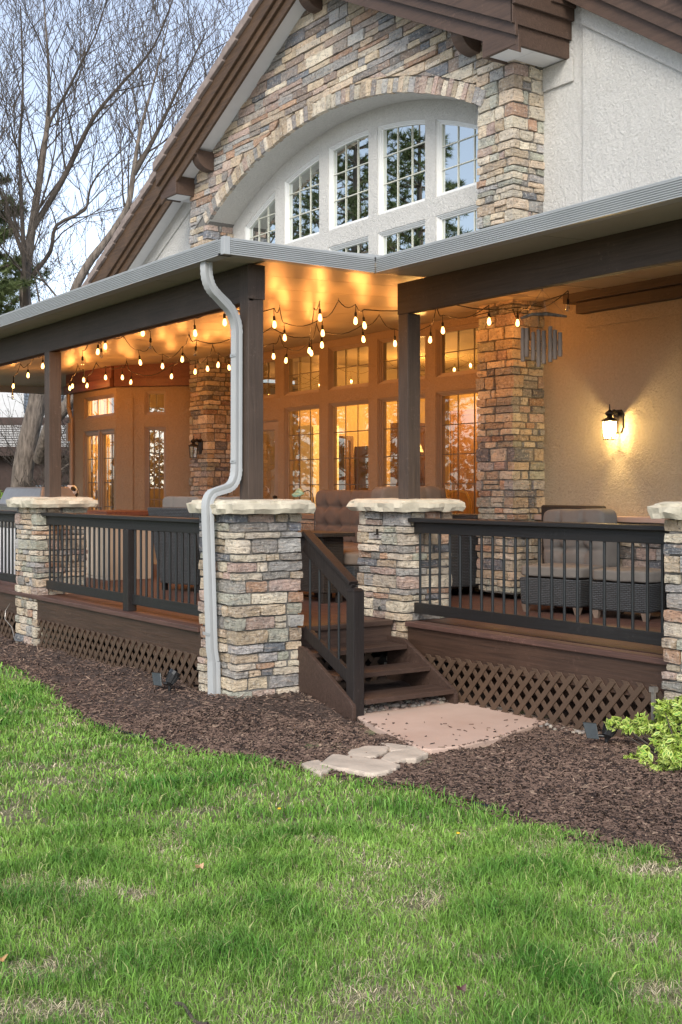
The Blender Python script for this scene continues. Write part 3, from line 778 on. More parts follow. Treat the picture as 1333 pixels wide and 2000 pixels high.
# ================================================================ PORCH ROOF
roof = thing('porch_roof', 'flat white aluminium porch roof on dark timber beams and posts', 'porch roof', (-12, 6.5, 3.3))
def cz_left(y): return 3.548+.0335*(y-4.5)
def cz_right(y): return 3.548+.0492*(y-5.95)
def panel(x0, x1, ya, yb, zf, name, y_seam):
    m = MB(); p = MB()
    seams = []
    x = x0
    while x < x1-1e-3:
        xe = min(x+1.22, x1)
        m.hexa([(x+.004,ya,zf(ya)),(xe-.004,ya,zf(ya)),(xe-.004,yb,zf(yb)),(x+.004,yb,zf(yb)),(x+.004,ya,zf(ya)+.08),(xe-.004,ya,zf(ya)+.08),(xe-.004,yb,zf(yb)+.08),(x+.004,yb,zf(yb)+.08)])
        x = xe
    p.hexa([(x0,ya,zf(ya)+.006),(x1,ya,zf(ya)+.006),(x1,yb,zf(yb)+.006),(x0,yb,zf(yb)+.006),(x0,ya,zf(ya)+.075),(x1,ya,zf(ya)+.075),(x1,yb,zf(yb)+.075),(x0,yb,zf(yb)+.075)])
    m.build(name, M['ceiling'], roof)
# ceiling panels run towards the house; split into 30 cm strips by shallow seams
def strips(x0, x1, ya, yb, zf, name, mat, step=.305):
    m = MB(); x = x0
    while x < x1-1e-3:
        xe = min(x+step, x1); big = abs(((x-x0)/step) % 4) < .5
        g_ = .009 if big else .006
        m.hexa([(x+g_,ya,zf(ya)),(xe-g_,ya,zf(ya)),(xe-g_,yb,zf(yb)),(x+g_,yb,zf(yb)),(x+g_,ya,zf(ya)+.05),(xe-g_,ya,zf(ya)+.05),(xe-g_,yb,zf(yb)+.05),(x+g_,yb,zf(yb)+.05)])
        x = xe
    m.hexa([(x0,ya,zf(ya)+.052),(x1,ya,zf(ya)+.052),(x1,yb,zf(yb)+.052),(x0,yb,zf(yb)+.052),(x0,ya,zf(ya)+.09),(x1,ya,zf(ya)+.09),(x1,yb,zf(yb)+.09),(x0,yb,zf(yb)+.09)])
    return m.build(name, mat, roof)
def strips_y(x0, x1, ya, yb, zf, name, mat, step=.61):
    # seams running along X
    m = MB(); y = ya
    while y < yb-1e-3:
        ye = min(y+step, yb)
        m.hexa([(x0,y+.004,zf(y)),(x1,y+.004,zf(y)),(x1,ye-.004,zf(ye)),(x0,ye-.004,zf(ye)),(x0,y+.004,zf(y)+.05),(x1,y+.004,zf(y)+.05),(x1,ye-.004,zf(ye)+.05),(x0,ye-.004,zf(ye)+.05)])
        y = ye
    m.hexa([(x0,ya,zf(ya)+.052),(x1,ya,zf(ya)+.052),(x1,yb,zf(yb)+.052),(x0,yb,zf(yb)+.052),(x0,ya,zf(ya)+.09),(x1,ya,zf(ya)+.09),(x1,yb,zf(yb)+.09),(x0,yb,zf(yb)+.09)])
    return m.build(name, mat, roof)
strips(-21.6, -8.06, 4.98, 8.84, cz_left, 'ceiling_panel', M['ceiling'], .61)
strips(-8.02, -3.5, 6.60, 8.84, cz_right, 'ceiling_panel', M['ceiling'], .61)
strips(-21.6, -8.06, 4.62, 4.93, cz_left, 'soffit_panel', M['soffit'], 2.44)
strips(-8.02, -3.5, 6.05, 6.56, cz_right, 'soffit_panel', M['soffit'], 1.83)
def ribbed(axis, t0, t1, face, sgn, z0, z1, nr=7):
    """ribbed fascia/gutter profile extruded along axis; face = coordinate of outer face, sgn outward"""
    poly = [(face-sgn*.10, z0), (face, z0), (face, z0+.008)]
    n = nr; h = (z1-z0-.02)/n
    for k in range(n):
        zz = z0+.010+k*h
        poly += [(face, zz+.001), (face+sgn*.006, zz+h*.25), (face+sgn*.006, zz+h*.62), (face-sgn*.003, zz+h*.82), (face-sgn*.003, zz+h*.97)]
    poly += [(face, z1-.008), (face, z1), (face-sgn*.10, z1)]
    m = MB()
    if axis == 'x': m.prism([(p[0], p[1]) for p in poly], 'x', t0, t1)
    else: m.prism([(p[0], p[1]) for p in poly], 'y', t0, t1)
    return m
ribbed('x', -21.6, -8.045, 4.50, -1, 3.545, 3.672).build('gutter', M['alum'], roof)
ribbed('x', -7.985, -3.5, 5.92, -1, 3.545, 3.672).build('gutter', M['alum'], roof)
m = ribbed('y', 4.50, 5.915, -8.0, 1, 3.545, 3.672, 7); m.build('gutter', M['alum'], roof)
m = MB(); m.box(-8.045,-7.990,4.490,4.545,3.540,3.678); m.build('gutter_corner', M['alum'], roof, bevel=.003)
m = MB(); m.hexa([(-8.06,5.95,3.55),(-8.022,5.95,3.55),(-8.022,8.84,3.687),(-8.06,8.84,3.687),(-8.06,5.95,3.6),(-8.022,5.95,3.6),(-8.022,8.84,3.72),(-8.06,8.84,3.72)]); m.build('roof_step', M['ceiling'], roof)
m = MB()
for (xa_, xb_, ya_) in ((-21.6,-8.06,4.56),(-8.05,-3.5,5.98)):
    m.hexa([(xa_,ya_,3.60),(xb_,ya_,3.60),(xb_,8.84,3.74),(xa_,8.84,3.74),(xa_,ya_,3.655),(xb_,ya_,3.655),(xb_,8.84,3.82),(xa_,8.84,3.82)])
m.build('roof_deck', M['alum'], roof)
m = MB(); m.box(-21.64,-21.6,4.5,8.84,3.54,3.76); m.build('roof_end', M['alum'], roof)
m = MB(); m.box(-21.5, -8.315, 4.90, 4.945, 3.262, 3.555); m.build('beam', M['beam'], roof, bevel=.004)
m = MB(); m.box(-8.46, -3.5, 6.505, 6.55, 3.30, 3.575); m.build('beam', M['beam'], roof, bevel=.004)
m = MB(); m.box(-8.455, -3.5, 6.56, 6.60, 3.305, 3.575); m.build('beam', M['beam'], roof, bevel=.004)
m = MB(); m.box(-21.5, -8.33, 4.985, 5.03, 3.266, 3.555); m.build('beam', M['ledger'], roof, bevel=.004)
def post(x, y, zt, w=.07, extra=None):
    m = MB(); m.box(x-w, x+w, y-w, y+w, 1.66, zt)
    if extra: m.box(*extra)
    m.build('post', M['post'], roof, bevel=.005)
post(-8.385, 4.965, 3.55, .07, (-8.312, -8.305, 4.885, 5.045, 3.28, 3.555))
post(-8.385, 6.655 if False else 6.58, 3.30, .07)
post(-12.65, 4.965, 3.262, .07)
post(-4.9, 6.58, 3.30, .07)
# downspout with pleated elbows
def rrect_tube(path, a, b, name, parent):
    """rectangular pipe with grooves along a path, widths a (x) and b (y)"""
    m = MB(); prof = []
    for k in range(9):
        t = -a/2+a*k/8; prof.append((t, -b/2+(.006 if k % 2 else 0)))
    prof += [(a/2, -b/6), (a/2-.005, 0), (a/2, b/6), (a/2, b/2), (0, b/2), (-a/2, b/2)]
    rings = []
    pts = [Vector(p[:3]) for p in path]
    for k, p in enumerate(pts):
        d = (pts[min(k+1, len(pts)-1)]-pts[max(k-1, 0)]).normalized()
        u = Vector((1,0,0)); u = (u-d*u.dot(d)); u = u.normalized() if u.length > .2 else Vector((0,0,1))
        w = d.cross(u); 
        if w.y < 0 and abs(d.z) > .3 and d.z < 0: w = -w
        if w.y < 0: w = -w
        sc = 1+(.075 if len(path[k]) > 3 and k % 2 else 0)
        base = len(m.v)
        for q in prof: 
            pp = p+u*q[0]*sc+w*q[1]*sc; m.v.append((pp.x, pp.y, pp.z))
        rings.append(base)
    n = len(prof)
    for k in range(len(rings)-1):
        for j in range(n): m.face((rings[k]+j, rings[k]+(j+1)%n, rings[k+1]+(j+1)%n, rings[k+1]+j))
    m.face([rings[0]+j for j in range(n)][::-1]); m.face([rings[-1]+j for j in range(n)])
    return m.build(name, M['alum'], parent, smooth=30)
def elbow(p0, p1, p2, n=13):
    out = []
    for k in range(n+1):
        t = k/n; a = Vector(p0).lerp(Vector(p1), t); b_ = Vector(p1).lerp(Vector(p2), t); q = a.lerp(b_, t); out.append((q.x, q.y, q.z, 1))
    return out
DX = -8.39
path = [(DX,4.556,3.56)] + elbow((DX,4.556,3.50),(DX,4.556,3.36),(DX-.01,4.65,3.30)) + elbow((DX-.01,4.74,3.225),(DX-.02,4.845,3.14),(DX-.025,4.845,3.0)) \
     + [(DX-.028,4.845,2.2)] + elbow((DX-.03,4.845,1.93),(DX-.03,4.845,1.80),(DX-.01,4.75,1.765)) + elbow((DX,4.62,1.73),(DX+.005,4.555,1.70),(DX+.02,4.555,1.59)) + [(DX+.035,4.585,.5),(DX+.04,4.60,.40)]
rrect_tube(path, .078, .062, 'downspout', roof)
rrect_tube([(DX+.04,4.60,.40),(DX+.05,4.60,.10)], .086, .068, 'downspout_extension', roof)
for zz_, yy_ in ((2.83, 4.845), (1.98, 4.845), (.62, 4.582)):
    m = MB(); m.ring([(DX-.072+.03*(zz_<1),zz_-.012),(DX+.016+.05*(zz_<1),zz_-.012),(DX+.016+.05*(zz_<1),zz_+.012),(DX-.072+.03*(zz_<1),zz_+.012)],[(DX-.050,zz_-.002),(DX-.02,zz_-.002),(DX-.02,zz_+.002),(DX-.050,zz_+.002)],'y',yy_-.0345,yy_-.0315); m.build('strap', M['alum'], roof)
# ledgers against the house walls
def ledge(x0, x1, y, zs, name='ledger_board'):
    for i, (z0, z1, dy) in enumerate(zs):
        m = MB(); m.box(x0+(.12*i), x1, y-dy, y, z0, z1); m.build(name, M['beam'], roof, bevel=.004)
ledge(-8.55, -3.5, 8.80, [(3.60, 3.70, .16), (3.49, 3.597, .10)])
# small hooks in the ceiling
# ================================================================ HOUSE
house = thing('house', 'stone and stucco house with arched gable windows and dark timber eaves behind the porch', 'house', (-12.5, 8.85, 0))
ACX, ACZ, AR, AW = -12.37, .271, 6.20, 5.975
class Frame:
    def __init__(s, o, u, n): s.o, s.u, s.n = o, u, n
    def T(s, p): return (s.o[0]+s.u[0]*p[0]+s.n[0]*p[1], s.o[1]+s.u[1]*p[0]+s.n[1]*p[1], p[2])
FW = Frame((0, 8.85), (1, 0), (0, 1))
q2 = math.sqrt(.5)
FC = Frame((-17.16, 7.75), (q2, q2), (-q2, q2))
FB = Frame((0, 7.75), (1, 0), (0, 1))
def fbuild(m, F, *a, **k):
    m.v = [F.T(p) for p in m.v]; return m.build(*a, **k)
def wall(F, u0, u1, z0, z1, ops, name, mat, depth=.14, parent=house):
    m = MB(); us = sorted({u0, u1, *[o[0] for o in ops], *[o[1] for o in ops]}); zs = sorted({z0, z1, *[o[2] for o in ops], *[o[3] for o in ops]})
    def open_(u, z): return any(o[0] < u < o[1] and o[2] < z < o[3] for o in ops)
    for a, b_ in zip(us[:-1], us[1:]):
        for c, d in zip(zs[:-1], zs[1:]):
            if open_((a+b_)/2, (c+d)/2): continue
            m.quad((a,0,c),(b_,0,c),(b_,0,d),(a,0,d)); m.quad((a,depth,c),(a,depth,d),(b_,depth,d),(b_,depth,c))
    for a, b_, c, d in ops:
        m.quad((a,0,c),(a,depth,c),(a,depth,d),(a,0,d)); m.quad((b_,0,c),(b_,0,d),(b_,depth,d),(b_,depth,c))
        m.quad((a,0,c),(b_,0,c),(b_,depth,c),(a,depth,c)); m.quad((a,0,d),(a,depth,d),(b_,depth,d),(b_,0,d))
    return fbuild(m, F, name, mat, parent)
def outline(a, b_, c, d, ins, arc=None, n=10):
    if arc is None: return [(a+ins,c+ins),(b_-ins,c+ins),(b_-ins,d-ins),(a+ins,d-ins)]
    r = arc-ins; pts = [(a+ins,c+ins),(b_-ins,c+ins)]
    for k in range(n+1):
        x = b_-ins+(a-b_+2*ins)*k/n; pts.append((x, ACZ+math.sqrt(r*r-(x-ACX)**2)))
    return pts
def window(F, a, b_, c, d, nc, nr, fm, gm, bm, name='window', arc=None, fw=.028, molding=True, parent=house, barw=.011):
    m = MB()
    if molding:
        m.ring(outline(a,b_,c,d,0.0015,arc), outline(a,b_,c,d,.014,arc), 'y', .012, .10)
    m.ring(outline(a,b_,c,d,.015 if molding else .0015,arc), outline(a,b_,c,d,fw,arc), 'y', .030, .10)
    m.ring(outline(a,b_,c,d,fw+.001,arc), outline(a,b_,c,d,fw+.018,arc), 'y', .048, .10)
    w = fbuild(m, F, name, fm, parent)
    p = MB(); o_ = outline(a,b_,c,d,fw+.012,arc)
    p.face([p.vert((q[0], .072, q[1])) for q in o_]); fbuild(p, F, 'pane', gm, w)
    g_ = MB(); ia, ib, ic = a+fw+.014, b_-fw-.014, c+fw+.014
    def top(x): return d-fw-.014 if arc is None else ACZ+math.sqrt((arc-fw-.014)**2-(x-ACX)**2)
    for k in range(1, nc):
        x = ia+(ib-ia)*k/nc; g_.box(x-barw/2, x+barw/2, .060, .068, ic, top(x))
    hz = (min(top(ia), top(ib))-ic) if arc is None else (max(top(ia), top(ib))-ic)
    for k in range(1, nr):
        z = ic+hz*k/nr
        xa, xb = ia, ib
        if arc is not None:
            lim = math.sqrt(max(0, (arc-fw-.014)**2-(z-ACZ)**2)); xa = max(xa, ACX-lim); xb = min(xb, ACX+lim)
        if xb-xa > .05: g_.box(xa, xb, .0585, .0665, z-barw/2, z+barw/2)
    g_.ring([(q[0],q[1]) for q in outline(a,b_,c,d,fw+.0135,arc)], [(q[0],q[1]) for q in outline(a,b_,c,d,fw+.019,arc)], 'y', .0592, .0675)
    if nc > 1 or nr > 1: fbuild(g_, F, 'glazing_bars', bm, w)
    return w
COLS = [(-15.14,-14.30),(-14.07,-13.20),(-12.99,-12.10),(-11.91,-10.98),(-10.785,-9.86)]
# lower (porch) part of the window wall
ops = [(a, b_, 3.05, 3.605) for a, b_ in COLS] + [(a, b_, 1.44, 2.88) for a, b_ in COLS[1:]] + [(-15.14, -14.23, .66, 2.73)]
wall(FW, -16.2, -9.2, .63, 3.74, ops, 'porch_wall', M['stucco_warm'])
for a, b_ in COLS:
    window(FW, a, b_, 3.05, 3.605, 3, 2, M['winframe_tan'], M['glass_mid'], M['bars_dark'])
for a, b_ in COLS[1:]:
    window(FW, a, b_, 1.44, 2.88, 3, 4, M['winframe_tan'], M['glass_low'], M['bars_dark'])
dr = window(FW, -15.14, -14.23, .66, 2.73, 1, 1, M['winframe_tan'], M['glass_low'], M['bars_dark'], name='door', fw=.13)
m = MB(); m.lathe([(.02,0),(.028,-.03),(.02,-.05)], (-14.30, 8.87, 1.65), 10, axis='y'); m.build('door_handle', M['bronze'], dr)
# upper part with arched windows
opsu = [(a, b_, 4.30, 4.915) for a, b_ in COLS]
def arc_x(x, r): return ACZ+math.sqrt(r*r-(x-ACX)**2)
wall(FW, -16.2, -9.2, 3.74, 5.13, opsu, 'upper_wall', M['stucco'])
m = MB()
ucuts = [-16.2]+[v for c in COLS for v in c]+[-9.2]
for k in range(0, len(ucuts), 2):
    a, b_ = ucuts[k], ucuts[k+1]; m.quad((a,0,5.13),(b_,0,5.13),(b_,0,6.7),(a,0,6.7))
for a, b_ in COLS:
    n = 12
    for k in range(n):
        xa = a+(b_-a)*k/n; xb = a+(b_-a)*(k+1)/n
        za, zb = arc_x(xa, AW), arc_x(xb, AW)
        m.quad((xa,0,za),(xb,0,zb),(xb,0,6.7),(xa,0,6.7)); m.quad((xa,0,za),(xa,.14,za),(xb,.14,zb),(xb,0,zb))
    for x in (a, b_): m.quad((x,0,5.13),(x,.14,5.13),(x,.14,arc_x(x,AW)),(x,0,arc_x(x,AW)))
    m.quad((a,0,5.13),(b_,0,5.13),(b_,.14,5.13),(a,.14,5.13))
fbuild(m, FW, 'arched_wall', M['stucco'], house)
for a, b_ in COLS:
    window(FW, a, b_, 5.13, 0, 3, 3, M['winframe'], M['glass_up'], M['bars_white'], arc=AW, name='arched_window')
    window(FW, a, b_, 4.30, 4.915, 3, 1, M['winframe'], M['glass_up'], M['bars_white'])
# arch soffit
m = MB(); n = 60
th0 = math.asin((-15.50-ACX)/AR); th1 = math.asin((-9.54-ACX)/AR)
for k in range(n):
    a, b_ = th0+(th1-th0)*k/n, th0+(th1-th0)*(k+1)/n
    pa = (ACX+AR*math.sin(a), ACZ+AR*math.cos(a)); pb = (ACX+AR*math.sin(b_), ACZ+AR*math.cos(b_))
    m.quad((pa[0],8.425,pa[1]),(pb[0],8.425,pb[1]),(pb[0],8.852,pb[1]),(pa[0],8.852,pa[1]))
m.build('arch_soffit', M['stucco'], house, smooth=60)
# stone gable
def SZ(x): return 8.05-.5*abs(x+12.5)
r = random.Random(21)
m = MB(); RO = AR+.185
def gable_x(z): return (8.05-z)/.5
for (za, zb) in rows(5.58, 8.0, .07, .16, r):
    a, b_ = za+G/2, zb-G/2
    def lims(z):
        L = max(-16.0, -12.5-gable_x(z)); Rr = min(-9.04 if z > 6.25 else -9.575, -12.5+gable_x(z)); return L, Rr
    dxa = math.sqrt(max(0, RO*RO-(a-ACZ)**2)); dxb = math.sqrt(max(0, RO*RO-(b_-ACZ)**2))
    La, Ra = lims(a); Lb, Rb = lims(b_)
    segs = []
    if dxb > .25: segs = [((La,Lb),(ACX-dxa,ACX-dxb)),((ACX+dxa,ACX+dxb),(Ra,Rb))]
    else: segs = [((La,Lb),(Ra,Rb))]
    for (l0,l1),(r0,r1) in segs:
        lo, hi = min(l0,l1), max(r0,r1)
        if hi-lo < .06: continue
        cuts = split(lo, hi, .14, .62, r)
        for i, (ca, cb) in enumerate(cuts):
            xa0 = max(ca, l0) if i else l0; xa1 = max(ca, l1) if i else l1
            xb0 = min(cb-G, r0) if i < len(cuts)-1 else r0; xb1 = min(cb-G, r1) if i < len(cuts)-1 else r1
            if xb0-xa0 < .012: xb0 = xa0+.012
            if xb1-xa1 < .012: xb1 = xa1+.012
            if xb0-xa0 < .02 and xb1-xa1 < .02: continue
            zz = [(0, 1)]
            if b_-a > .10 and r.random() < .3: t_ = .35+.3*r.random(); zz = [(0, t_-.04), (t_+.04, 1)]
            for t0, t1 in zz:
                j = r.random()*.022-.006; y0_ = 8.42-j
                X0 = [xa0+(xa1-xa0)*t0, xa0+(xa1-xa0)*t1]; X1 = [xb0+(xb1-xb0)*t0, xb0+(xb1-xb0)*t1]; Z = [a+(b_-a)*t0, a+(b_-a)*t1]
                m.rough_hex([(X0[0],y0_,Z[0]),(X1[0],y0_,Z[0]),(X1[0],8.46,Z[0]),(X0[0],8.46,Z[0]),(X0[1],y0_,Z[1]),(X1[1],y0_,Z[1]),(X1[1],8.46,Z[1]),(X0[1],8.46,Z[1])],
                    (ncell(max(X1[0]-X0[0], .05), .06), 1, 3), .008, r, 10, pick(PAL_G, r), skip=('yb',))
m.build('gable_stonework', M['stone'], house)
m = MB(); th = th0+.0
while th < th1-.004:
    wdt = (.075+.045*r.random())/AR; t2 = min(th+wdt, th1+.01)
    g2 = .0045/AR; ro = AR+.155+.03*r.random(); ri = AR-.012+.012*r.random(); y0_ = 8.405-.012*r.random()
    def pp(t, rr, y): return (ACX+rr*math.sin(t), y, ACZ+rr*math.cos(t))
    m.rough_hex([pp(th+g2,ri,y0_),pp(t2-g2,ri,y0_),pp(t2-g2,ri,8.46),pp(th+g2,ri,8.46),pp(th+g2,ro,y0_),pp(t2-g2,ro,y0_),pp(t2-g2,ro,8.46),pp(th+g2,ro,8.46)],
        (2, 1, 4), .007, r, 12, pick([CREAM,CREAM,BUFF,TAN,PINK,GREY,(.33,.30,.28)], r), skip=('yb',))
    th = t2
m.build('arch_stones', M['stone'], house)
m = MB(); stone_pier(m, -9.56, -9.03, 8.42, 8.86, .70, 6.26, random.Random(31), PAL_G[:4]+PAL_P, .06, .14, faces='FRL', depth=.08); m.build('stone_pier', M['stone'], house)
m = MB(); stone_pier(m, -16.0, -15.48, 8.42, 8.86, .70, 5.62, random.Random(32), PAL_G[:4]+PAL_P, .06, .14, faces='FRL', depth=.08); m.build('stone_pier', M['stone'], house)
for q_ in ((-9.545,-9.045,8.437,8.85,.69,6.26),(-15.985,-15.495,8.437,8.85,.69,5.62)):
    m = MB(); m.box(*q_); m.build('mortar_core', M['mortar'], house)
m = MB(); n = 70
for k in range(n):
    xa = -16.0+6.96*k/n; xb = -16.0+6.96*(k+1)/n
    def zlo(x): 
        dd = (AR+.012)**2-(x-ACX)**2; return (ACZ+math.sqrt(dd)) if (-15.50 < x < -9.54) else 5.6
    m.hexa([(xa,8.441,max(zlo(xa),5.6)),(xb,8.441,max(zlo(xb),5.6)),(xb,8.85,max(zlo(xb),5.6)),(xa,8.85,max(zlo(xa),5.6)),(xa,8.441,max(SZ(xa),5.6)),(xb,8.441,max(SZ(xb),5.6)),(xb,8.85,max(SZ(xb),5.6)),(xa,8.85,max(SZ(xa),5.6))])
m.build('gable_mortar', M['mortar'], house)
# rakes of the stone gable
def slope(m, x0, x1, f, dz0, dz1, y0_, y1_):
    m.hexa([(x0,y0_,f(x0)+dz0),(x1,y0_,f(x1)+dz0),(x1,y1_,f(x1)+dz0),(x0,y1_,f(x0)+dz0),(x0,y0_,f(x0)+dz1),(x1,y0_,f(x1)+dz1),(x1,y1_,f(x1)+dz1),(x0,y1_,f(x0)+dz1)])
def rake(x0, x1, f, yf, mat, tiles=True, body=13, hs=1.0, side=1):
    for dz0, dz1, yy in ((-.10, .11, .08), (.055, .23, .04), (.17, .44*hs, 0)):
        m = MB(); slope(m, x0, x1, f, dz0, dz1, yf+yy, yf+yy+.038); m.build('rake_board', mat, house, bevel=.004)
    m = MB(); slope(m, x0, min(x1, -9.02), f, 0.0, .03, yf+.12, 8.86); m.build('rake_soffit', M['white_trim'], house)
    m = MB(); slope(m, x0, x1, f, .445*hs, .52*hs, yf+.02, body); m.build('roof', M['tile'], house)
    if tiles:
        m = MB(); L = abs(x1-x0); n = int(L/.33); sg = 1 if f(x1) > f(x0) else -1
        for k in range(n+1):
            xa = (x0 if sg > 0 else x1)+sg*(L*k/n)-sg*.02; xb = xa+sg*.37
            za = f(xa)+.46*hs; zb = f(xb)+.46*hs
            X0, X1, Z0, Z1 = (xa, xb, za+.040, zb+.012) if sg > 0 else (xb, xa, zb+.012, za+.040)
            for yy0, yy1, dz in ((yf-.05, yf+.30, 0), (yf+.32, yf+.66, 0)):
                m.hexa([(X0,yy0,Z0-.10),(X1,yy0,Z1-.10),(X1,yy1,Z1-.10),(X0,yy1,Z0-.10),(X0,yy0,Z0+.03),(X1,yy0,Z1+.03),(X1,yy1,Z1+.03),(X0,yy1,Z0+.03)])
        m.build('rake_tiles', M['tile'], house, bevel=.008)
rake(-16.36, -12.5, SZ, 8.03, M['rake'])
rake(-12.5, -8.62, SZ, 8.03, M['rake_right'])
def bracket(x, wd=.085):
    S = SZ(x); m = MB()
    pts = [(8.425,S-.005),(8.425,S-.27),(8.385,S-.275)]
    for k in range(1, 8):
        a = math.pi/2*k/7; pts.append((8.385-.235*math.sin(a)*1.0, S-.275+.20*(1-math.cos(a))))
    pts += [(8.115,S-.075),(8.115,S-.005)]
    m.prism(pts, 'x', x-wd, x+wd); m.build('bracket', M['rake_right'], house, bevel=.006)
for x in (-15.36, -12.56, -9.60): bracket(x)
for s_, xa, xb in ((1, -16.34, -15.86), (-1, -9.14, -8.655)):
    m = MB(); m.box(xa, xb, 8.105, 8.145, 6.095, 6.36); m.box(xa, xa+.04, 8.146, 8.42 if s_ > 0 else 8.42, 6.095, 6.36); m.box(xb-.04, xb, 8.146, 8.42 if s_ > 0 else 8.845, 6.095, 6.36)
    m.build('eave_return', M['rake_right'], house, bevel=.004)
    m = MB(); m.box(xa+.041, xb-.041, 8.146, 8.42, 6.11, 6.125); m.build('return_soffit', M['white_trim'], house)
m = MB(); m.box(-9.02, -8.695, 8.43, 8.845, 6.112, 6.127); m.build('return_soffit', M['white_trim'], house)
for z0, z1, xo in ((6.28, 6.52, .035), (6.46, 6.78, .075), (6.70, 7.05, .10)):
    m = MB(); m.box(-8.645, -8.66+xo, 8.03, 8.845, z0, z1); m.build('eave_fascia', M['rake_right'], house, bevel=.004)
m = MB(); m.box(-9.0, -8.60, 8.2, 8.845, 6.6, 7.0); m.build('eave_block', M['rake_right'], house)
# stucco walls beside the gable
wall(Frame((0, 8.85), (1, 0), (0, 1)), -9.2, -3.3, .63, 3.74, [], 'porch_wall', M['stucco_beige_shaded'])
m = MB()
m.prism([(-9.2,3.74),(-4.2,3.74),(-8.45,6.60),(-8.6,8.2),(-9.2,8.2)], 'y', 8.85, 8.99); m.build('upper_wall', M['stucco'], house)
m = MB()
for yy_ in (8.85, 8.99):
    m.quad((-20.4,yy_,3.6),(-16.0,yy_,3.6),(-16.0,yy_,6.9),(-20.4,yy_,4.7))
m.build('upper_wall', M['stucco'], house)
m = MB(); m.hexa([(-8.43,8.80,3.74),(-4.25,8.80,3.74),(-4.25,8.845,3.74),(-8.43,8.845,3.74),(-8.43,8.80,6.56),(-4.25,8.80,3.75),(-4.25,8.845,3.75),(-8.43,8.845,6.56)]); m.build('wall_projection', M['stucco'], house)
m = MB(); m.box(-8.42,-3.3,8.825,8.85,3.36,3.735); m.build('frieze_band', M['stucco_beige_shaded'], house, bevel=.006)
m = MB(); m.box(-9.02,-8.60,8.822,8.848,5.86,6.10); m.build('frieze_band', M['stucco'], house, bevel=.006)
WZ = lambda x: 6.30-.67*(x+8.05)
m = MB(); slope(m, -8.43, -4.3, WZ, -.19, .03, 8.772, 8.80); m.build('frieze_band', M['stucco'], house, bevel=.006)
m = MB(); slope(m, -20.4, -15.99, lambda x: 6.02+.48*(x+17.0), 0, .5, 8.822, 8.849); m.build('frieze_band', M['stucco'], house, bevel=.006)
for dz0, dz1, yy in ((-.01, .20, 8.63), (.15, .36, 8.59), (.31, .52, 8.55), (.47, .90, 8.51)):
    m = MB(); slope(m, -8.56, -4.3, WZ, dz0, dz1, yy, yy+.038); m.build('rake_board', M['rake_right'], house, bevel=.004)
m = MB(); slope(m, -8.50, -4.3, WZ, .02, .05, 8.67, 8.86); m.build('rake_soffit', M['white_trim'], house)
m = MB(); m.box(-8.60,-8.561,8.51,8.845,6.58,7.2); m.build('eave_return', M['rake_right'], house, bevel=.004)
m = MB(); slope(m, -8.60, -4.3, WZ, .91, .98, 8.45, 13); m.build('roof', M['tile'], house)
LZ = lambda x: 5.48+.5*(x+18.6)
rake(-20.5, -16.30, LZ, 8.46, M['rake'], body=14, hs=1.22)
# wainscot stone
def wainscot(x0, x1, y, z0, z1, seed):
    r = random.Random(seed); m = MB()
    for (za, zb) in rows(z0, z1, .07, .15, r):
        for a, b_ in split(x0, x1, .16, .42, r):
            j = r.random()*.014; stone_block(m, a+G/2, b_-G/2, y-j, y+.05, za+G/2, zb-G/2, r, PAL_G, skip=('yb',))
    m.build('wainscot_stone', M['stone'], house)
    m = MB(); m.box(x0, x1, y+.02, y+.06, z0, z1); m.build('wainscot_mortar', M['mortar'], house)
wainscot(-9.02, -3.5, 8.76, .68, 1.44, 41); wainscot(-14.2, -9.58, 8.76, .68, 1.36, 42)
m = MB(); m.box(-9.02,-3.5,8.70,8.846,1.445,1.50); m.build('stone_sill', M['pad'], house, bevel=.008)
m = MB(); m.box(-14.15,-9.58,8.74,8.846,1.365,1.43); m.build('window_sill', M['winframe_tan'], house, bevel=.006)
# bay on the left
opsb = [(-18.44,-17.02,.66,2.70),(-18.40,-17.02,2.90,3.24)]
wall(FB, -18.85, -17.16 if False else -16.98, .63, 3.62, [], 'x', M['stucco_warm']) if False else None
opsb = [(-18.44,-17.24,.66,2.70),(-18.40,-17.24,2.90,3.24)]
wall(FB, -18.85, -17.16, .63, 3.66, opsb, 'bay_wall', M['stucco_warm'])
window(FB, -18.40, -17.24, 2.90, 3.24, 3, 1, M['winframe_tan'], M['glass_low'], M['bars_dark'], fw=.03)
for a, b_ in ((-18.44,-17.86),(-17.82,-17.24)):
    dr = window(FB, a, b_, .66, 2.70, 3, 5, M['winframe_tan'], M['glass_low'], M['bars_dark'], name='french_door', fw=.06)
m = MB(); m.box(-17.90,-17.885,7.73,7.76,1.62,1.75); m.build('door_handle', M['steel'], dr)
m = MB(); m.box(-17.858,-17.822,7.76,7.85,.66,2.70); m.build('door_post', M['winframe_tan'], house)
wall(FC, 0, 1.52, .63, 3.66, [(.46,.80,.85,2.72),(.46,.80,2.90,3.27)], 'bay_wall', M['stucco_warm'])
window(FC, .46, .80, .85, 2.72, 3, 5, M['winframe_tan'], M['glass_mid'], M['bars_dark'], fw=.035)
window(FC, .46, .80, 2.90, 3.27, 2, 1, M['winframe_tan'], M['glass_mid'], M['bars_dark'], fw=.03)
m = MB(); m.box(.10,.28,-.02,.0,.7,3.17); m.box(1.02,1.2,-.02,.0,.7,3.2); fbuild(m, FC, 'wall_panel', M['stucco_warm'], house, bevel=.005)
m = MB(); m.box(-18.85,-18.71,7.89,13,.63,3.7); m.build('side_wall', M['stucco_warm'], house)
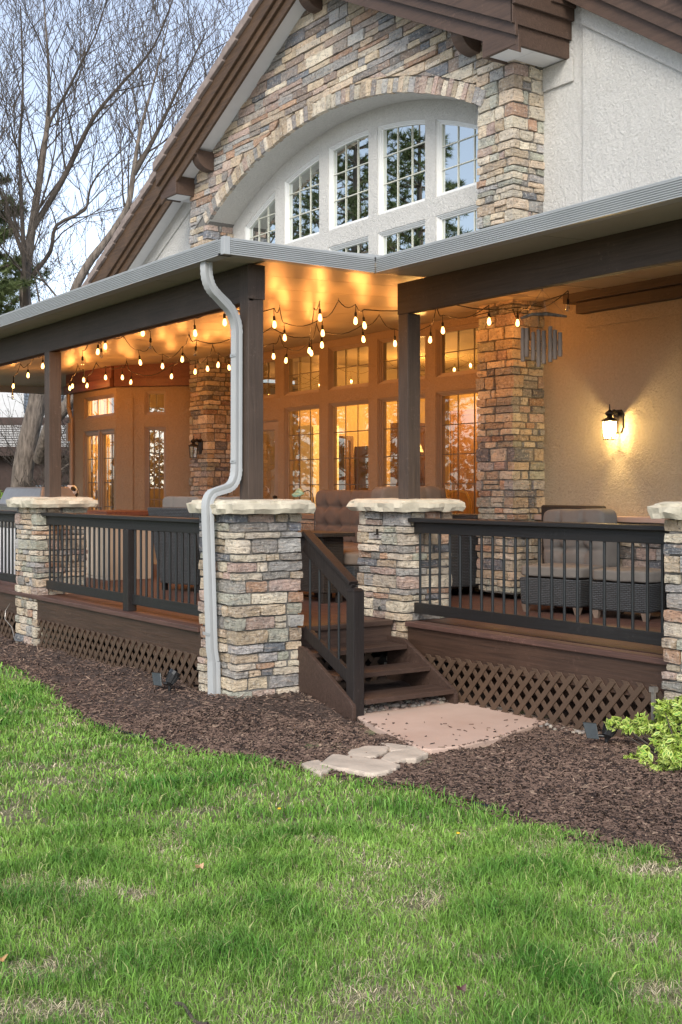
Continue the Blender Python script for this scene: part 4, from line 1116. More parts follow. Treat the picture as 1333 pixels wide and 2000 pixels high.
# timber header over the bay
m = MB(); m.box(-18.95,-17.11,7.62,7.745,3.33,3.46); m.build('header_board', M['ledger'], house, bevel=.004)
m = MB(); m.box(-18.95,-17.15,7.66,7.745,3.463,3.68); m.build('header_board', M['ledger'], house, bevel=.004)
m = MB(); m.box(.02,1.33,-.13,-.005,3.33,3.46); fbuild(m, FC, 'header_board', M['ledger'], house, bevel=.004)
m = MB(); m.box(.0,1.33,-.09,-.005,3.463,3.68); fbuild(m, FC, 'header_board', M['ledger'], house, bevel=.004)
m = MB(); m.tube([(-18.83,7.66,3.5),(-18.83,7.66,3.1),(-18.80,7.70,2.9),(-18.80,7.70,.7)], .035, 8); m.box(-18.86,-18.78,7.63,7.72,2.55,2.85); m.build('bay_downspout', M['winframe_tan'], house, smooth=40)
# interior shell
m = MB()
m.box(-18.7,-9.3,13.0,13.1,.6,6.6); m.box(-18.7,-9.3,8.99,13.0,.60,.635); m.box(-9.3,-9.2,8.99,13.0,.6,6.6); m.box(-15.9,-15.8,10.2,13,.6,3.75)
m.box(-18.7,-9.3,8.99,13.0,3.76,3.84); m.box(-18.7,-17.2,7.9,8.98,3.68,3.76); m.box(-18.7,-16.2,8.1,8.98,.60,.635)  # first box: added ceiling, keeps the upper half of the tall room dark
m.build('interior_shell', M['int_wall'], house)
m = MB(); m.box(-18.7,-9.2,13.2,13.3,3.8,7.0); m.box(-16.2,-9.2,8.99,13.3,6.9,7.0); m.build('upper_dark_shell', M['int_dark'], house)  # added dark shell behind the upper windows of the two-storey room
def ilight(x, y, z, e, rad=.12, c=(1.0, .56, .17)):
    d = bpy.data.lights.new('interior_lamp', 'POINT'); d.energy = e; d.color = c; d.shadow_soft_size = rad
    o = bpy.data.objects.new('interior_lamp', d); COL.objects.link(o); o.location = (x, y, z)
for x, y, z, e in ((-14.2,11.4,3.1,150),(-11.2,11.6,3.1,60),(-17.9,8.45,2.9,48),(-17.0,12,3.0,22)): ilight(x, y, z, e)
# a few interior furnishings seen through the glass
def cabinet(x0, x1, y0, y1, z0, z1, mat, label, nd):
    t = thing('kitchen_cabinet', label, 'cabinet', ((x0+x1)/2, y0, z0))
    m = MB(); m.box(x0, x1, y0+.02, y1, z0, z1); m.build('carcass', mat, t)
    w = (x1-x0)/nd
    for k in range(nd):
        m = MB(); a, b_ = x0+w*k+.01, x0+w*(k+1)-.01; m.ring([(a,z0+.02),(b_,z0+.02),(b_,z1-.02),(a,z1-.02)],[(a+.06,z0+.08),(b_-.06,z0+.08),(b_-.06,z1-.08),(a+.06,z1-.08)],'y',y0,y0+.018)
        m.build('door', mat, t, bevel=.003)
def side_unit(y0, y1, z0, z1, mat, label, nd, xx=-15.79, dp=.35):
    t = thing('kitchen_cabinet', label, 'cabinet', (xx, y0, z0))
    m = MB(); m.box(xx+.002, xx+dp, y0, y1, z0, z1); m.build('carcass', mat, t)
    w = (y1-y0)/nd
    for k in range(nd):
        a, b_ = y0+w*k+.01, y0+w*(k+1)-.01
        m = MB(); m.ring([(a,z0+.02),(b_,z0+.02),(b_,z1-.02),(a,z1-.02)],[(a+.06,z0+.08),(b_-.06,z0+.08),(b_-.06,z1-.08),(a+.06,z1-.08)],'x',xx+dp+.001,xx+dp+.02); m.build('door', mat, t, bevel=.003)
side_unit(10.22, 10.72, .64, 2.75, M['int_white'], 'cream tall cabinet seen through the left tall porch window', 1)
side_unit(10.80, 11.00, 1.55, 2.60, M['int_dark'], 'narrow dark wall cabinet seen at the right of the left tall porch window', 1)
side_unit(11.28, 11.62, 1.60, 2.45, M['int_dark'], 'dark wall cabinet seen through the second tall porch window', 1)
side_unit(10.80, 12.9, .64, 1.50, M['int_white'], 'low cream kitchen cabinets along the side wall inside', 5, dp=.55)
side_unit(12.0, 12.9, 1.75, 2.85, M['int_dark'], 'dark wall cabinets seen behind the porch post', 2)
cabinet(-15.2,-12.9,12.3,12.98,.66,3.0,M['int_dark'],'tall dark cabinet wall added to darken the rightmost tall porch window',4)  # added; stands in for the dark reflection in that window
def curtain(pts, z0, z1, label):
    m = MB()
    for k, (x, y) in enumerate(pts): m.tube([(x,y+.02*math.sin(k*1.7),z0),(x+.01*math.sin(k),y,z1)], .024, 6)
    tag(m.build('curtain', M['curtain'], smooth=60, loc=(pts[0][0], pts[0][1], z0)), label, 'curtain')
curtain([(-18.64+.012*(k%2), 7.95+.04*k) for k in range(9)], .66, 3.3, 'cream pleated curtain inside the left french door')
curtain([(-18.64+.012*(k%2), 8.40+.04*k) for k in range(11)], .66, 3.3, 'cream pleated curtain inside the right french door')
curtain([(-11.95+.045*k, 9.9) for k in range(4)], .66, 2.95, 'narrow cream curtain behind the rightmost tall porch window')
m = MB(); m.lathe([(.005,.45),(.006,.2),(.05,.19),(.13,.0),(.128,.0),(.05,.18)], (-15.0,11.9,2.35), 16, capz=False); tag(m.build('pendant_lamp', M['bars_white'], smooth=60, loc=(-15.0,11.9,2.35)), 'small cream pendant lamp inside the second tall porch window', 'lamp')
def stool(x, y, label):
    t = thing('dining_chair', label, 'chair', (x, y, .635), group='chairs inside the house')
    m = MB(); m.tube([(x-.22,y,1.3),(x-.22,y,1.62),(x-.15,y,1.72),(x,y,1.75),(x+.15,y,1.72),(x+.22,y,1.62),(x+.22,y,1.3)], .014, 8); m.build('backrest', M['curtain'], t, smooth=60)
    m = MB(); m.box(x-.22,x+.22,y-.42,y+.02,1.25,1.30); m.build('seat', M['int_dark'], t, bevel=.01)
    for dx in (-.2, .2):
        for dy in (-.4, 0): m = MB(); m.tube([(x+dx,y+dy,.636),(x+dx,y+dy,1.25)], .015, 6); m.build('leg', M['int_dark'], t)
stool(-13.55, 9.5, 'curved-back chair inside, behind the left tall porch window')
stool(-12.35, 9.5, 'curved-back chair inside, behind the second tall porch window')
stool(-11.15, 9.5, 'curved-back chair inside, behind the porch post')
stool(-10.15, 9.5, 'curved-back chair inside, behind the rightmost tall porch window')
# ================================================================ STRING LIGHTS
CH = {
'first': ('string of bulbs nearest the window wall and right pier', [(-8.52,7.64,3.33,0),(-9.26,7.69,3.33,0),(-9.91,8.06,3.33,0),(-10.37,7.94,3.33,0),(-10.28,7.45,3.33,0),(-10.94,7.37,3.33,0),(-11.66,7.71,3.33,0),(-12.49,7.89,3.33,0),(-12.19,7.52,3.33,0),(-11.91,6.82,3.33,0)]),
'second': ('string of bulbs from the wind chime towards the corner post', [(-7.90,8.05,3.42,1),(-8.80,8.27,3.40,0),(-9.41,6.83,3.33,0),(-9.2,6.58,3.33,0),(-10.11,6.82,3.33,0),(-10.64,6.7,3.33,0),(-9.84,6.08,3.33,0),(-9.99,5.62,3.33,0),(-10.85,5.76,3.33,0),(-11.12,5.31,3.33,0),(-12.05,5.85,3.33,1)]),
'third': ('string of bulbs crossing the middle of the porch ceiling behind the downspout', [(-9.22,6.19,3.33,0),(-11.46,7.55,3.33,0),(-11.96,6.85,3.33,0),(-12.43,6.61,3.33,1),(-13.11,6.79,3.33,0),(-13.97,6.95,3.33,0),(-13.73,6.52,3.33,0),(-12.42,5.48,3.33,0),(-13.21,5.78,3.33,1),(-12.94,5.62,3.33,0),(-14.2,5.96,3.33,1)]),
'fourth': ('string of bulbs in front of the red timber header over the bay', [(-13.65,7.74,3.33,0),(-13.44,7.47,3.33,0),(-13.93,7.58,3.33,0),(-14.38,7.64,3.33,0),(-15.15,7.68,3.33,0),(-16.3,7.60,3.33,0),(-15.69,7.18,3.33,0),(-15.83,6.99,3.33,0),(-17.23,7.31,3.33,0),(-16.38,6.89,3.33,0),(-17.44,7.16,3.33,0),(-17.82,7.27,3.33,0)]),
'fifth': ('string of bulbs hanging left of the far left post', [(-14.84,5.69,3.33,0),(-16.15,5.98,3.33,0),(-17.96,6.42,3.33,0),(-18.0,6.42,3.16,1)]),
}
bulb_prof = [(.004,0),(.013,-.004),(.019,-.018),(.024,-.040),(.026,-.056),(.022,-.074),(.012,-.086),(.002,-.089)]
def mk_lathe(prof, n, name, mat):
    m = MB(); m.lathe(prof, (0,0,0), n); o = m.build(name, mat, smooth=60); me = o.data; bpy.data.objects.remove(o); return me
bulb_prof = [(r_*.74, h_*.78) for r_, h_ in bulb_prof]
me_on = mk_lathe(bulb_prof, 12, 'bulb_on', M['bulb_on']); me_off = mk_lathe(bulb_prof, 12, 'bulb_off', M['bulb_off'])
me_sock = mk_lathe([(.003,.115),(.004,.045),(.010,.040),(.0125,.034),(.0125,.010),(.014,.006),(.014,-.004),(.008,-.006)], 10, 'socket', M['cord'])
def link_child(name, me, parent, loc):
    o = bpy.data.objects.new(name, me); COL.objects.link(o); o.parent = parent; o.location = loc; return o
rb = random.Random(4)
BL = bpy.data.lights.new('bulb_light', 'POINT'); BL.energy = 4.6; BL.color = (1.0, .36, .075); BL.shadow_soft_size = .010
for key, (lab, pts) in CH.items():
    t = thing('string_light', 'black cord '+lab, 'string lights', pts[0][:3], group='string lights under the porch ceiling')
    org = Vector(pts[0][:3])
    zoff = .048
    wire = []
    hooks = MB()
    for i, (x, y, z, un) in enumerate(pts):
        so_ = link_child('socket', me_sock, t, Vector((x,y,z+zoff))-org)
        so_.rotation_euler = (rb.uniform(-.12,.12), rb.uniform(-.12,.12), 0)
        bo = link_child('bulb', me_off if un else me_on, so_, (0,0,-.006))
        if un: bo['label'] = 'unlit clear bulb'
        else:
            ld = BL; lo = bpy.data.objects.new('bulb_light', ld); COL.objects.link(lo); lo.parent = so_; lo.location = (0,0,-.036)
        node = Vector((x, y, z+zoff+.115))
        if i:
            p0 = wire[-1]; L = (node-p0).length
            hi = (i % 2 == 0) or L > 1.3
            zc = (cz_left(y) if x < -8 else cz_right(y))-.025
            mid = p0.lerp(node, .5)
            if hi and zc > max(p0.z, node.z):
                top = Vector((mid.x, mid.y, zc)); 
                for k in range(1, 5): q = p0.lerp(top, k/5); q.z -= .05*math.sin(math.pi*k/5); wire.append(q)
                wire.append(top); hooks.tube([top+Vector((0,0,-.012)), top+Vector((0,0,.03))], .004, 5); hooks.tube([top+Vector((.012*math.cos(a_),0,-.012+.012*math.sin(a_))) for a_ in [k*.8 for k in range(8)]], .0025, 4, caps=False)
                for k in range(1, 5): q = top.lerp(node, k/5); q.z -= .05*math.sin(math.pi*k/5); wire.append(q)
            else:
                for k in range(1, 6): q = p0.lerp(node, k/6); q.z -= min(.10, .07*L+.02)*math.sin(math.pi*k/6); wire.append(q)
        wire.append(node)
    m = MB(); m.tube(wire, .0052, 6); m.build('cord', M['cord'], t, smooth=60)
    if hooks.v: hooks.build('hook', M['steel'], t)
# loose cords on the pier
m = MB(); m.tube([(-9.5,8.30,3.56),(-9.15,8.38,3.60),(-8.95,8.36,3.55),(-8.80,8.30,3.52),(-8.5,8.2,3.55),(-7.95,8.1,3.57)], .005, 6); m.tube([(-8.98,8.37,3.58),(-8.90,8.34,3.48),(-8.80,8.27,3.52)], .005, 6)
m.build('power_cord', M['cord'], label='black power cord looped over the top of the right stone pier', cat='cord', smooth=60, loc=(-8.95,8.36,3.55))

# ================================================================ WALL LANTERNS
def lantern(x, yw, z, lit, label, sc=1.0):
    t = thing('wall_lantern', label, 'wall lamp', (x, yw, z))
    def P(m, *a, **k): m.v = [(x+(q[0])*sc, yw+(q[1])*sc, z+(q[2])*sc) for q in m.v]; return m.build(*a, **k)
    m = MB(); m.prism([(-.035,.06),(.035,.06),(.055,.02),(.055,-.10),(.03,-.15),(-.03,-.15),(-.055,-.10),(-.055,.02)], 'y', -.02, 0); P(m, 'backplate', M['bronze'], t, bevel=.003)
    m = MB(); m.tube([(0,-.015,.02),(0,-.07,.045),(0,-.115,.02)], [.02,.018,.02], 10); P(m, 'arm', M['bronze'], t, smooth=60)
    m = MB(); m.lathe([(.004,.105),(.006,.075),(.006,.06),(.012,.052),(.040,.030),(.042,.018),(.022,-.002),(.026,-.012),(.070,-.034),(.074,-.046),(.06,-.046)], (0,-.125,0), 18); P(m, 'lantern_top', M['bronze'], t, smooth=35)
    m = MB()
    zs = (-.046, -.205); w0, w1 = .066, .052; yc = -.125
    n = 6; pr = []
    for k in range(n):
        a = math.pi/n+2*math.pi*k/n; pr.append((math.cos(a), math.sin(a)))
    for c_, s_ in pr: m.tube([(c_*w0, yc+s_*w0, zs[0]), (c_*w1, yc+s_*w1, zs[1]-.006)], .0042, 6)
    for k in range(n):
        a, b_ = pr[k], pr[(k+1)%n]; m.tube([(a[0]*w1,yc+a[1]*w1,zs[1]),(b_[0]*w1,yc+b_[1]*w1,zs[1])], .004, 6); m.tube([(a[0]*w0,yc+a[1]*w0,zs[0]),(b_[0]*w0,yc+b_[1]*w0,zs[0])], .004, 6)
    P(m, 'cage', M['bronze'], t)
    m = MB()
    for k in range(n):
        a, b_ = pr[k], pr[(k+1)%n]; m.quad((a[0]*w0*.96,yc+a[1]*w0*.96,zs[0]),(b_[0]*w0*.96,yc+b_[1]*w0*.96,zs[0]),(b_[0]*w1*.96,yc+b_[1]*w1*.96,zs[1]),(a[0]*w1*.96,yc+a[1]*w1*.96,zs[1]))
    P(m, 'glass', M['frost'] if lit else M['bulb_off'], t)
    m = MB(); m.lathe([(.012,.0),(.014,-.02),(.022,-.045),(.02,-.07),(.008,-.085)], (0,yc,-.075), 10); P(m, 'bulb', M['sconce_bulb'] if lit else M['bulb_off'], t, smooth=60)
    if lit:
        sl_ = bpy.data.lights.new('lantern_light', 'POINT'); sl_.energy = 34; sl_.color = (1, .70, .30); sl_.shadow_soft_size = .02; slo = bpy.data.objects.new('lantern_light', sl_); COL.objects.link(slo); slo.parent = t; slo.location = (0, yc*sc, -.12*sc)
    return t
# frosted lantern glass
mm = bpy.data.materials.new('frosted_lantern_glass'); mm.use_nodes = True; nt = mm.node_tree; nt.nodes.remove(nt.nodes['Principled BSDF'])
tr = N(nt,'ShaderNodeBsdfTransparent'); tl = N(nt,'ShaderNodeBsdfTranslucent'); mx_ = N(nt,'ShaderNodeMixShader'); mx_.inputs[0].default_value = .35
tl.inputs[0].default_value = (1,.9,.7,1); tr.inputs[0].default_value = (1,.97,.9,1)
nt.links.new(tr.outputs[0], mx_.inputs[1]); nt.links.new(tl.outputs[0], mx_.inputs[2]); nt.links.new(mx_.outputs[0], nt.nodes['Material Output'].inputs[0]); M['frost'] = mm
M['sconce_bulb'] = M['bulb_on']
lantern(-8.0, 8.85, 2.46, True, 'lit bronze wall lantern on the stucco wall right of the stone pier', 1.08)
lantern(-15.66, 8.42, 2.44, False, 'unlit dark lantern on the left stone pier above the wicker chairs', 1.05)

# ================================================================ WIND CHIME
wc = thing('wind_chime', 'weathered bamboo wind chime hanging from the porch beam near the right stone pier', 'wind chime', (-7.06, 6.9, 3.5))
m = MB(); m.tube([(-7.055,6.9,3.62),(-7.055,6.9,3.40)], .003, 6); m.tube([(-7.055+.016*math.cos(a*.7),6.9,3.39+.016*math.sin(a*.7)) for a in range(10)], .003, 5)
m.tube([(-7.055,6.9,3.37),(-7.17,6.84,3.18)], .0016, 4); m.tube([(-7.055,6.9,3.37),(-6.90,6.98,3.17)], .0016, 4); m.tube([(-7.055,6.9,3.37),(-7.05,6.95,3.15)], .0016, 4)
m.build('hanger', M['steel'], wc)
m = MB(); m.tube([(-7.22,6.82,3.15),(-7.13,6.86,3.175),(-7.02,6.92,3.17),(-6.95,6.96,3.155),(-6.88,7.0,3.14)], [.010,.014,.016,.013,.008], 8); m.build('driftwood_bar', M['bark'], wc, smooth=50)
rt = random.Random(2)
for k in range(8):
    x = -7.185+.038*k; y = 6.80+.024*k+rt.uniform(-.01,.01); top = 3.04+rt.uniform(-.03,.03); bot = 2.84-.02*k+rt.uniform(-.05,.03) if k < 5 else 2.78+.02*(k-5)
    m = MB(); rr = .0175; zs_ = [top, top-(top-bot)*.35, top-(top-bot)*.36, top-(top-bot)*.7, top-(top-bot)*.71, bot]
    m.tube([(x,y,zs_[0]),(x,y,zs_[1]),(x,y,zs_[2]-.004),(x,y,zs_[3]),(x,y,zs_[4]-.004),(x,y,zs_[5])], [rr,rr,rr*1.2,rr,rr*1.2,rr], 9); m.tube([(x,y,top),(x,y,3.14)], .0012, 4)
    m.build('bamboo_tube', M['bamboo'], wc, smooth=50)

# ================================================================ FURNITURE
def cushion(mb, x0, x1, y0, y1, z0, z1, tuft=None, n=16, puff=.03, rot=None, seed=0, axis='y', sag=0):
    """padded cushion; tuft = list of (u,v) buttons on the face along axis"""
    rC = random.Random(seed); cx, cy, cz = (x0+x1)/2, (y0+y1)/2, (z0+z1)/2; hx, hy, hz = (x1-x0)/2, (y1-y0)/2, (z1-z0)/2
    idx = {}
    def key(i, j, k):
        if (i,j,k) in idx: return idx[i,j,k]
        u, v, w = 2*i/n-1, 2*j/n-1, 2*k/n-1
        def sq(a, p=.5): return math.copysign(abs(a)**p, a)
        # superellipsoid-ish
        L = (abs(u)**9+abs(v)**9+abs(w)**9)**(1/9)
        p = Vector((u/L, v/L, w/L)); 
        s_, t_ = (p.x, p.z) if axis == 'y' else (p.x, p.y)
        side = p.y if axis == 'y' else p.z
        d = 0
        if tuft:
            for a, b_ in tuft:
                q = math.hypot((s_-a), (t_-b_)); d += math.exp(-(q/.16)**2)*.55
            # creases between buttons
            for a, b_ in tuft:
                for a2, b2 in tuft:
                    if (a, b_) < (a2, b2) and math.hypot(a-a2, b_-b2) < .95:
                        tt = max(0, min(1, ((s_-a)*(a2-a)+(t_-b_)*(b2-b_))/((a2-a)**2+(b2-b_)**2+1e-9))); qd = math.hypot(s_-a-(a2-a)*tt, t_-b_-(b2-b_)*tt); d += .22*math.exp(-(qd/.055)**2)
                for (ex, ey) in ((a, 1 if b_ > 0 else -1), (1 if a > 0 else -1, b_)) if (abs(a) > .2 or abs(b_) > .2) else ():
                    tt = max(0, min(1, ((s_-a)*(ex-a)+(t_-b_)*(ey-b_))/((ex-a)**2+(ey-b_)**2+1e-9))); qd = math.hypot(s_-a-(ex-a)*tt, t_-b_-(ey-b_)*tt); d += .16*math.exp(-(qd/.05)**2)
            d = min(d, .78)
        bul = 1+(.25 if axis=='y' else .10)*(1-s_*s_)*(1-t_*t_)-d*.9
        if axis == 'y': pos = Vector((p.x*hx, p.y*hy*bul*1.0, p.z*hz))
        else: pos = Vector((p.x*hx, p.y*hy, p.z*hz*bul))
        pos += Vector(noise.noise_vector(Vector((pos.x*6+seed, pos.y*6, pos.z*6))))*.008
        if rot: pos = Matrix.Rotation(rot[0], 3, rot[1]) @ pos
        idx[i,j,k] = mb.vert((cx+pos.x, cy+pos.y, cz+pos.z)); return idx[i,j,k]
    for i in range(n):
        for j in range(n):
            mb.face((key(i,j,0),key(i,j+1,0),key(i+1,j+1,0),key(i+1,j,0))); mb.face((key(i,j,n),key(i+1,j,n),key(i+1,j+1,n),key(i,j+1,n)))
            mb.face((key(i,0,j),key(i+1,0,j),key(i+1,0,j+1),key(i,0,j+1))); mb.face((key(i,n,j),key(i,n,j+1),key(i+1,n,j+1),key(i+1,n,j)))
            mb.face((key(0,i,j),key(0,i,j+1),key(0,i+1,j+1),key(0,i+1,j))); mb.face((key(n,i,j),key(n,i+1,j),key(n,i+1,j+1),key(n,i,j+1)))
TUFT4 = [(-.38,.38),(.38,.38),(-.38,-.32),(.38,-.32)]
DZ = .63
def rotz(m, c, a):
    ca, sa = math.cos(a), math.sin(a); m.v = [(c[0]+(p[0]-c[0])*ca-(p[1]-c[1])*sa, c[1]+(p[0]-c[0])*sa+(p[1]-c[1])*ca, p[2]) for p in m.v]; return m
# two high-backed wicker chairs on the left, backs to the camera
def high_chair(x, y, a, label):
    t = thing('wicker_chair', label, 'chair', (x, y, DZ), group='high-backed wicker chairs behind the left railing')
    c = (x, y); w = .36
    m = MB(); m.hexa([(x-w*.82,y-.30,DZ+.08),(x+w*.82,y-.30,DZ+.08),(x+w*.82,y-.22,DZ+.08),(x-w*.82,y-.22,DZ+.08),(x-w,y-.44,DZ+.93),(x+w,y-.44,DZ+.93),(x+w,y-.37,DZ+.93),(x-w,y-.37,DZ+.93)])
    rotz(m, c, a).build('backrest', M['wicker'], t, bevel=.015)
    m = MB(); m.box(x-.33,x+.33,y-.21,y+.36,DZ+.10,DZ+.40); rotz(m, c, a).build('seat_base', M['wicker'], t, bevel=.02)
    for s_ in (-1, 1):
        m = MB(); m.box(x+s_*.33-.05,x+s_*.33+.05,y-.22,y+.36,DZ+.401,DZ+.62); rotz(m, c, a).build('armrest', M['wicker'], t, bevel=.02)
    m = MB(); cushion(m, x-.30,x+.30,y-.28,y-.14,DZ+.42,DZ+1.05, TUFT4, 32, seed=x); rotz(m, c, a).build('back_cushion', M['cushion_grey'], t, smooth=180)
    m = MB(); cushion(m, x-.29,x+.29,y-.22,y+.36,DZ+.40,DZ+.53, None, 10, seed=x, axis='z'); rotz(m, c, a).build('seat_cushion', M['cushion_grey'], t, smooth=180)
    for dx in (-.28,.28):
        for dy in (-.24,.30): m = MB(); m.box(x+dx-.025,x+dx+.025,y+dy-.025,y+dy+.025,DZ,DZ+.099); rotz(m, c, a).build('leg', M['black_plastic'], t)
high_chair(-12.02, 6.42, R(16), 'left one of two high-backed dark wicker chairs behind the left railing')
high_chair(-11.22, 6.55, R(20), 'right one of two high-backed dark wicker chairs, next to the corner pillar')
# sectional sofa in the middle of the porch
so_t = thing('sectional_sofa', 'dark wicker sofa with tufted taupe cushions behind the stairs', 'sofa', (-10.9, 8.0, DZ))
m = MB(); m.box(-12.5,-9.75,7.75,8.55,DZ+.10,DZ+.36); m.box(-10.5,-9.75,6.95,7.748,DZ+.10,DZ+.36); m.build('base', M['wicker'], so_t, bevel=.02)
m = MB(); m.box(-12.5,-9.75,8.551,8.66,DZ+.10,DZ+.86); m.box(-9.749,-9.66,7.4,8.66,DZ+.10,DZ+.80); m.build('backrest', M['wicker'], so_t, bevel=.02)
for a, b_, c, d in ((-12.45,-11.55,7.74,8.5),(-11.53,-10.66,7.74,8.5),(-10.64,-9.78,6.94,8.3)):
    m = MB(); cushion(m, a, b_, c, d, DZ+.355, DZ+.50, None, 12, seed=a, axis='z'); m.build('seat_cushion', M['cushion'], so_t, smooth=180)
for k, (x, wd, rt_) in enumerate(((-12.05,.78,.0),(-11.28,.82,.0),(-10.52,.80,-.12))):
    m = MB(); cushion(m, x-wd/2, x+wd/2, 8.26, 8.50, DZ+.48, DZ+1.12, TUFT4, 32, seed=k+3, rot=(rt_, 'Y')); m.build('back_cushion', M['cushion'], so_t, smooth=180)
m = MB(); cushion(m, -.41, .41, -.12, .12, -.34, .34, TUFT4, 32, seed=9); 
m.v = [( -9.98-p[1]*1.0, 7.80+p[0]*1.0, DZ+.82+p[2]) for p in m.v]; m.v = [(p[0], p[1], p[2]) for p in m.v]; m.build('back_cushion', M['cushion'], so_t, smooth=180)
m = MB(); m.box(-10.49,-10.35,6.97,7.1,DZ,DZ+.099); m.box(-9.9,-9.77,6.97,7.1,DZ,DZ+.099); m.build('foot', M['black_plastic'], so_t)
tb = thing('side_table', 'small dark table with a thin top beside the sofa and corner pillar', 'table', (-10.0, 6.5, DZ))
m = MB(); m.box(-10.75,-9.72,6.55,6.95,DZ+.66,DZ+.70); m.build('table_top', M['wicker_brown'], tb, bevel=.006)
m = MB(); m.box(-10.65,-9.82,6.63,6.88,DZ+.10,DZ+.655); m.build('base', M['wicker_brown'], tb, bevel=.01)
for dx in (-10.64,-9.88):
    for dy in (6.64,6.82): m = MB(); m.box(dx,dx+.05,dy,dy+.05,DZ,DZ+.099); m.build('leg', M['wicker_brown'], tb)
# ottomans on the right
def ottoman(x, y, w, d, a, label):
    t = thing('ottoman', label, 'ottoman', (x, y, DZ), group='grey wicker ottomans behind the right railing'); c = (x, y)
    m = MB(); m.hexa([(x-w*.48,y-d*.48,DZ+.07),(x+w*.48,y-d*.48,DZ+.07),(x+w*.48,y+d*.48,DZ+.07),(x-w*.48,y+d*.48,DZ+.07),(x-w/2,y-d/2,DZ+.32),(x+w/2,y-d/2,DZ+.32),(x+w/2,y+d/2,DZ+.32),(x-w/2,y+d/2,DZ+.32)]); rotz(m, c, a).build('base', M['wicker'], t, bevel=.018)
    m = MB(); cushion(m, x-w/2-.005,x+w/2+.005,y-d/2-.005,y+d/2+.005,DZ+.325,DZ+.43, None, 14, seed=x, axis='z'); rotz(m, c, a).build('cushion', M['cushion_grey'], t, smooth=180)
    for dx in (-.42,.42):
        for dy in (-.42,.42):
            X, Y = x+dx*w, y+dy*d; m = MB(); m.hexa([(X-.018,Y-.018,DZ),(X+.018,Y-.018,DZ),(X+.018,Y+.018,DZ),(X-.018,Y+.018,DZ),(X-.032,Y-.032,DZ+.069),(X+.032,Y-.032,DZ+.069),(X+.032,Y+.032,DZ+.069),(X-.032,Y+.032,DZ+.069)]); rotz(m, c, a).build('leg', M['bamboo'], t)
ottoman(-7.94, 8.06, .64, .58, R(14), 'left ottoman with grey cushion, in front of the wicker armchair')
ottoman(-7.22, 8.16, .56, .52, R(14), 'right ottoman with grey cushion, beside the black pot')
ac = thing('wicker_armchair', 'brown wicker armchair with a tufted taupe back cushion against the stucco wall', 'chair', (-8.2, 8.6, DZ))
m = MB(); m.hexa([(-8.82,8.62,DZ+.1),(-8.0,8.62,DZ+.1),(-8.0,8.70,DZ+.1),(-8.82,8.70,DZ+.1),(-8.82,8.60,DZ+.97),(-8.0,8.60,DZ+.97),(-8.0,8.68,DZ+.97),(-8.82,8.68,DZ+.97)]); m.build('backrest', M['wicker_brown'], ac, bevel=.02)
m = MB(); m.box(-8.72,-7.9,8.42,8.60,DZ+.1,DZ+.34); m.build('seat_base', M['wicker_brown'], ac, bevel=.02)
m = MB(); cushion(m, -8.52, -7.72, 8.32, 8.54, DZ+.36, DZ+.94, TUFT4, 32, seed=4, rot=(-.03, 'Y')); m.build('back_cushion', M['cushion_grey'], ac, smooth=180)
for x in (-8.68,-7.98): m = MB(); m.box(x,x+.05,8.44,8.5,DZ,DZ+.099); m.build('leg', M['wicker_brown'], ac)
pt = thing('plant_pot', 'glossy black round pot beside the right ottoman, partly behind the right pillar', 'pot', (-6.68, 8.35, DZ))
m = MB(); m.lathe([(.17,0),(.24,.08),(.27,.22),(.25,.34),(.26,.37),(.23,.37),(.22,.33)], (-6.68,8.35,DZ), 24, capz=False); m.build('body', M['black_plastic'], pt, smooth=60)
m = MB(); m.lathe([(.22,.33),(.001,.335)], (-6.68,8.35,DZ), 24, capz=False); m.build('soil', M['mulch'], pt)
# storage cabinet behind left railing
sc = thing('storage_cabinet', 'beige ribbed storage cabinet with brown top behind the left railing', 'cabinet', (-14.2, 6.3, DZ))
m = MB(); m.box(-14.68,-13.86,6.15,6.75,DZ,DZ+.76)
for k in range(6): m.box(-14.66+k*.135,-14.58+k*.135,6.14,6.152,DZ+.04,DZ+.72)
m.build('body', M['beige_plastic'], sc, bevel=.006)
m = MB(); m.box(-14.72,-13.82,6.11,6.80,DZ+.80,DZ+.86); m.box(-14.68,-13.86,6.15,6.75,DZ+.761,DZ+.799); m.build('lid', M['ledger'], sc, bevel=.01)
m = MB(); m.tube([(-14.15,6.12,DZ+.87),(-14.15,6.12,DZ+.90),(-14.0,6.12,DZ+.90),(-14.0,6.12,DZ+.87)], .008, 6); m.build('handle', M['bronze'], sc)
# barbecue grill far left
gr = thing('gas_grill', 'brown and steel gas grill behind the far left railing', 'grill', (-15.4, 5.8, DZ))
m = MB(); m.hexa([(-16.3,5.6,DZ+.92),(-14.75,5.6,DZ+.92),(-14.75,6.2,DZ+.92),(-16.3,6.2,DZ+.92),(-16.3,5.72,DZ+1.16),(-14.95,5.72,DZ+1.16),(-14.95,6.1,DZ+1.16),(-16.3,6.1,DZ+1.16)]); m.build('lid', M['steel_brown'] if 'steel_brown' in M else M['steel'], gr, bevel=.02)
m = MB(); m.box(-16.4,-14.7,5.55,6.25,DZ+.62,DZ+.915)
for k in range(24): m.box(-16.38+.07*k,-16.34+.07*k,5.535,5.552,DZ+.64,DZ+.82)
m.build('firebox', M['steel'], gr, bevel=.006)
m = MB(); m.tube([(-16.2,5.50,DZ+.93),(-15.0,5.50,DZ+.93)], .014, 8); m.build('handle', M['steel'], gr, smooth=60)
m = MB(); m.box(-16.4,-14.72,5.56,6.24,DZ,DZ+.615); m.build('cart', M['white_plastic'], gr, bevel=.006)
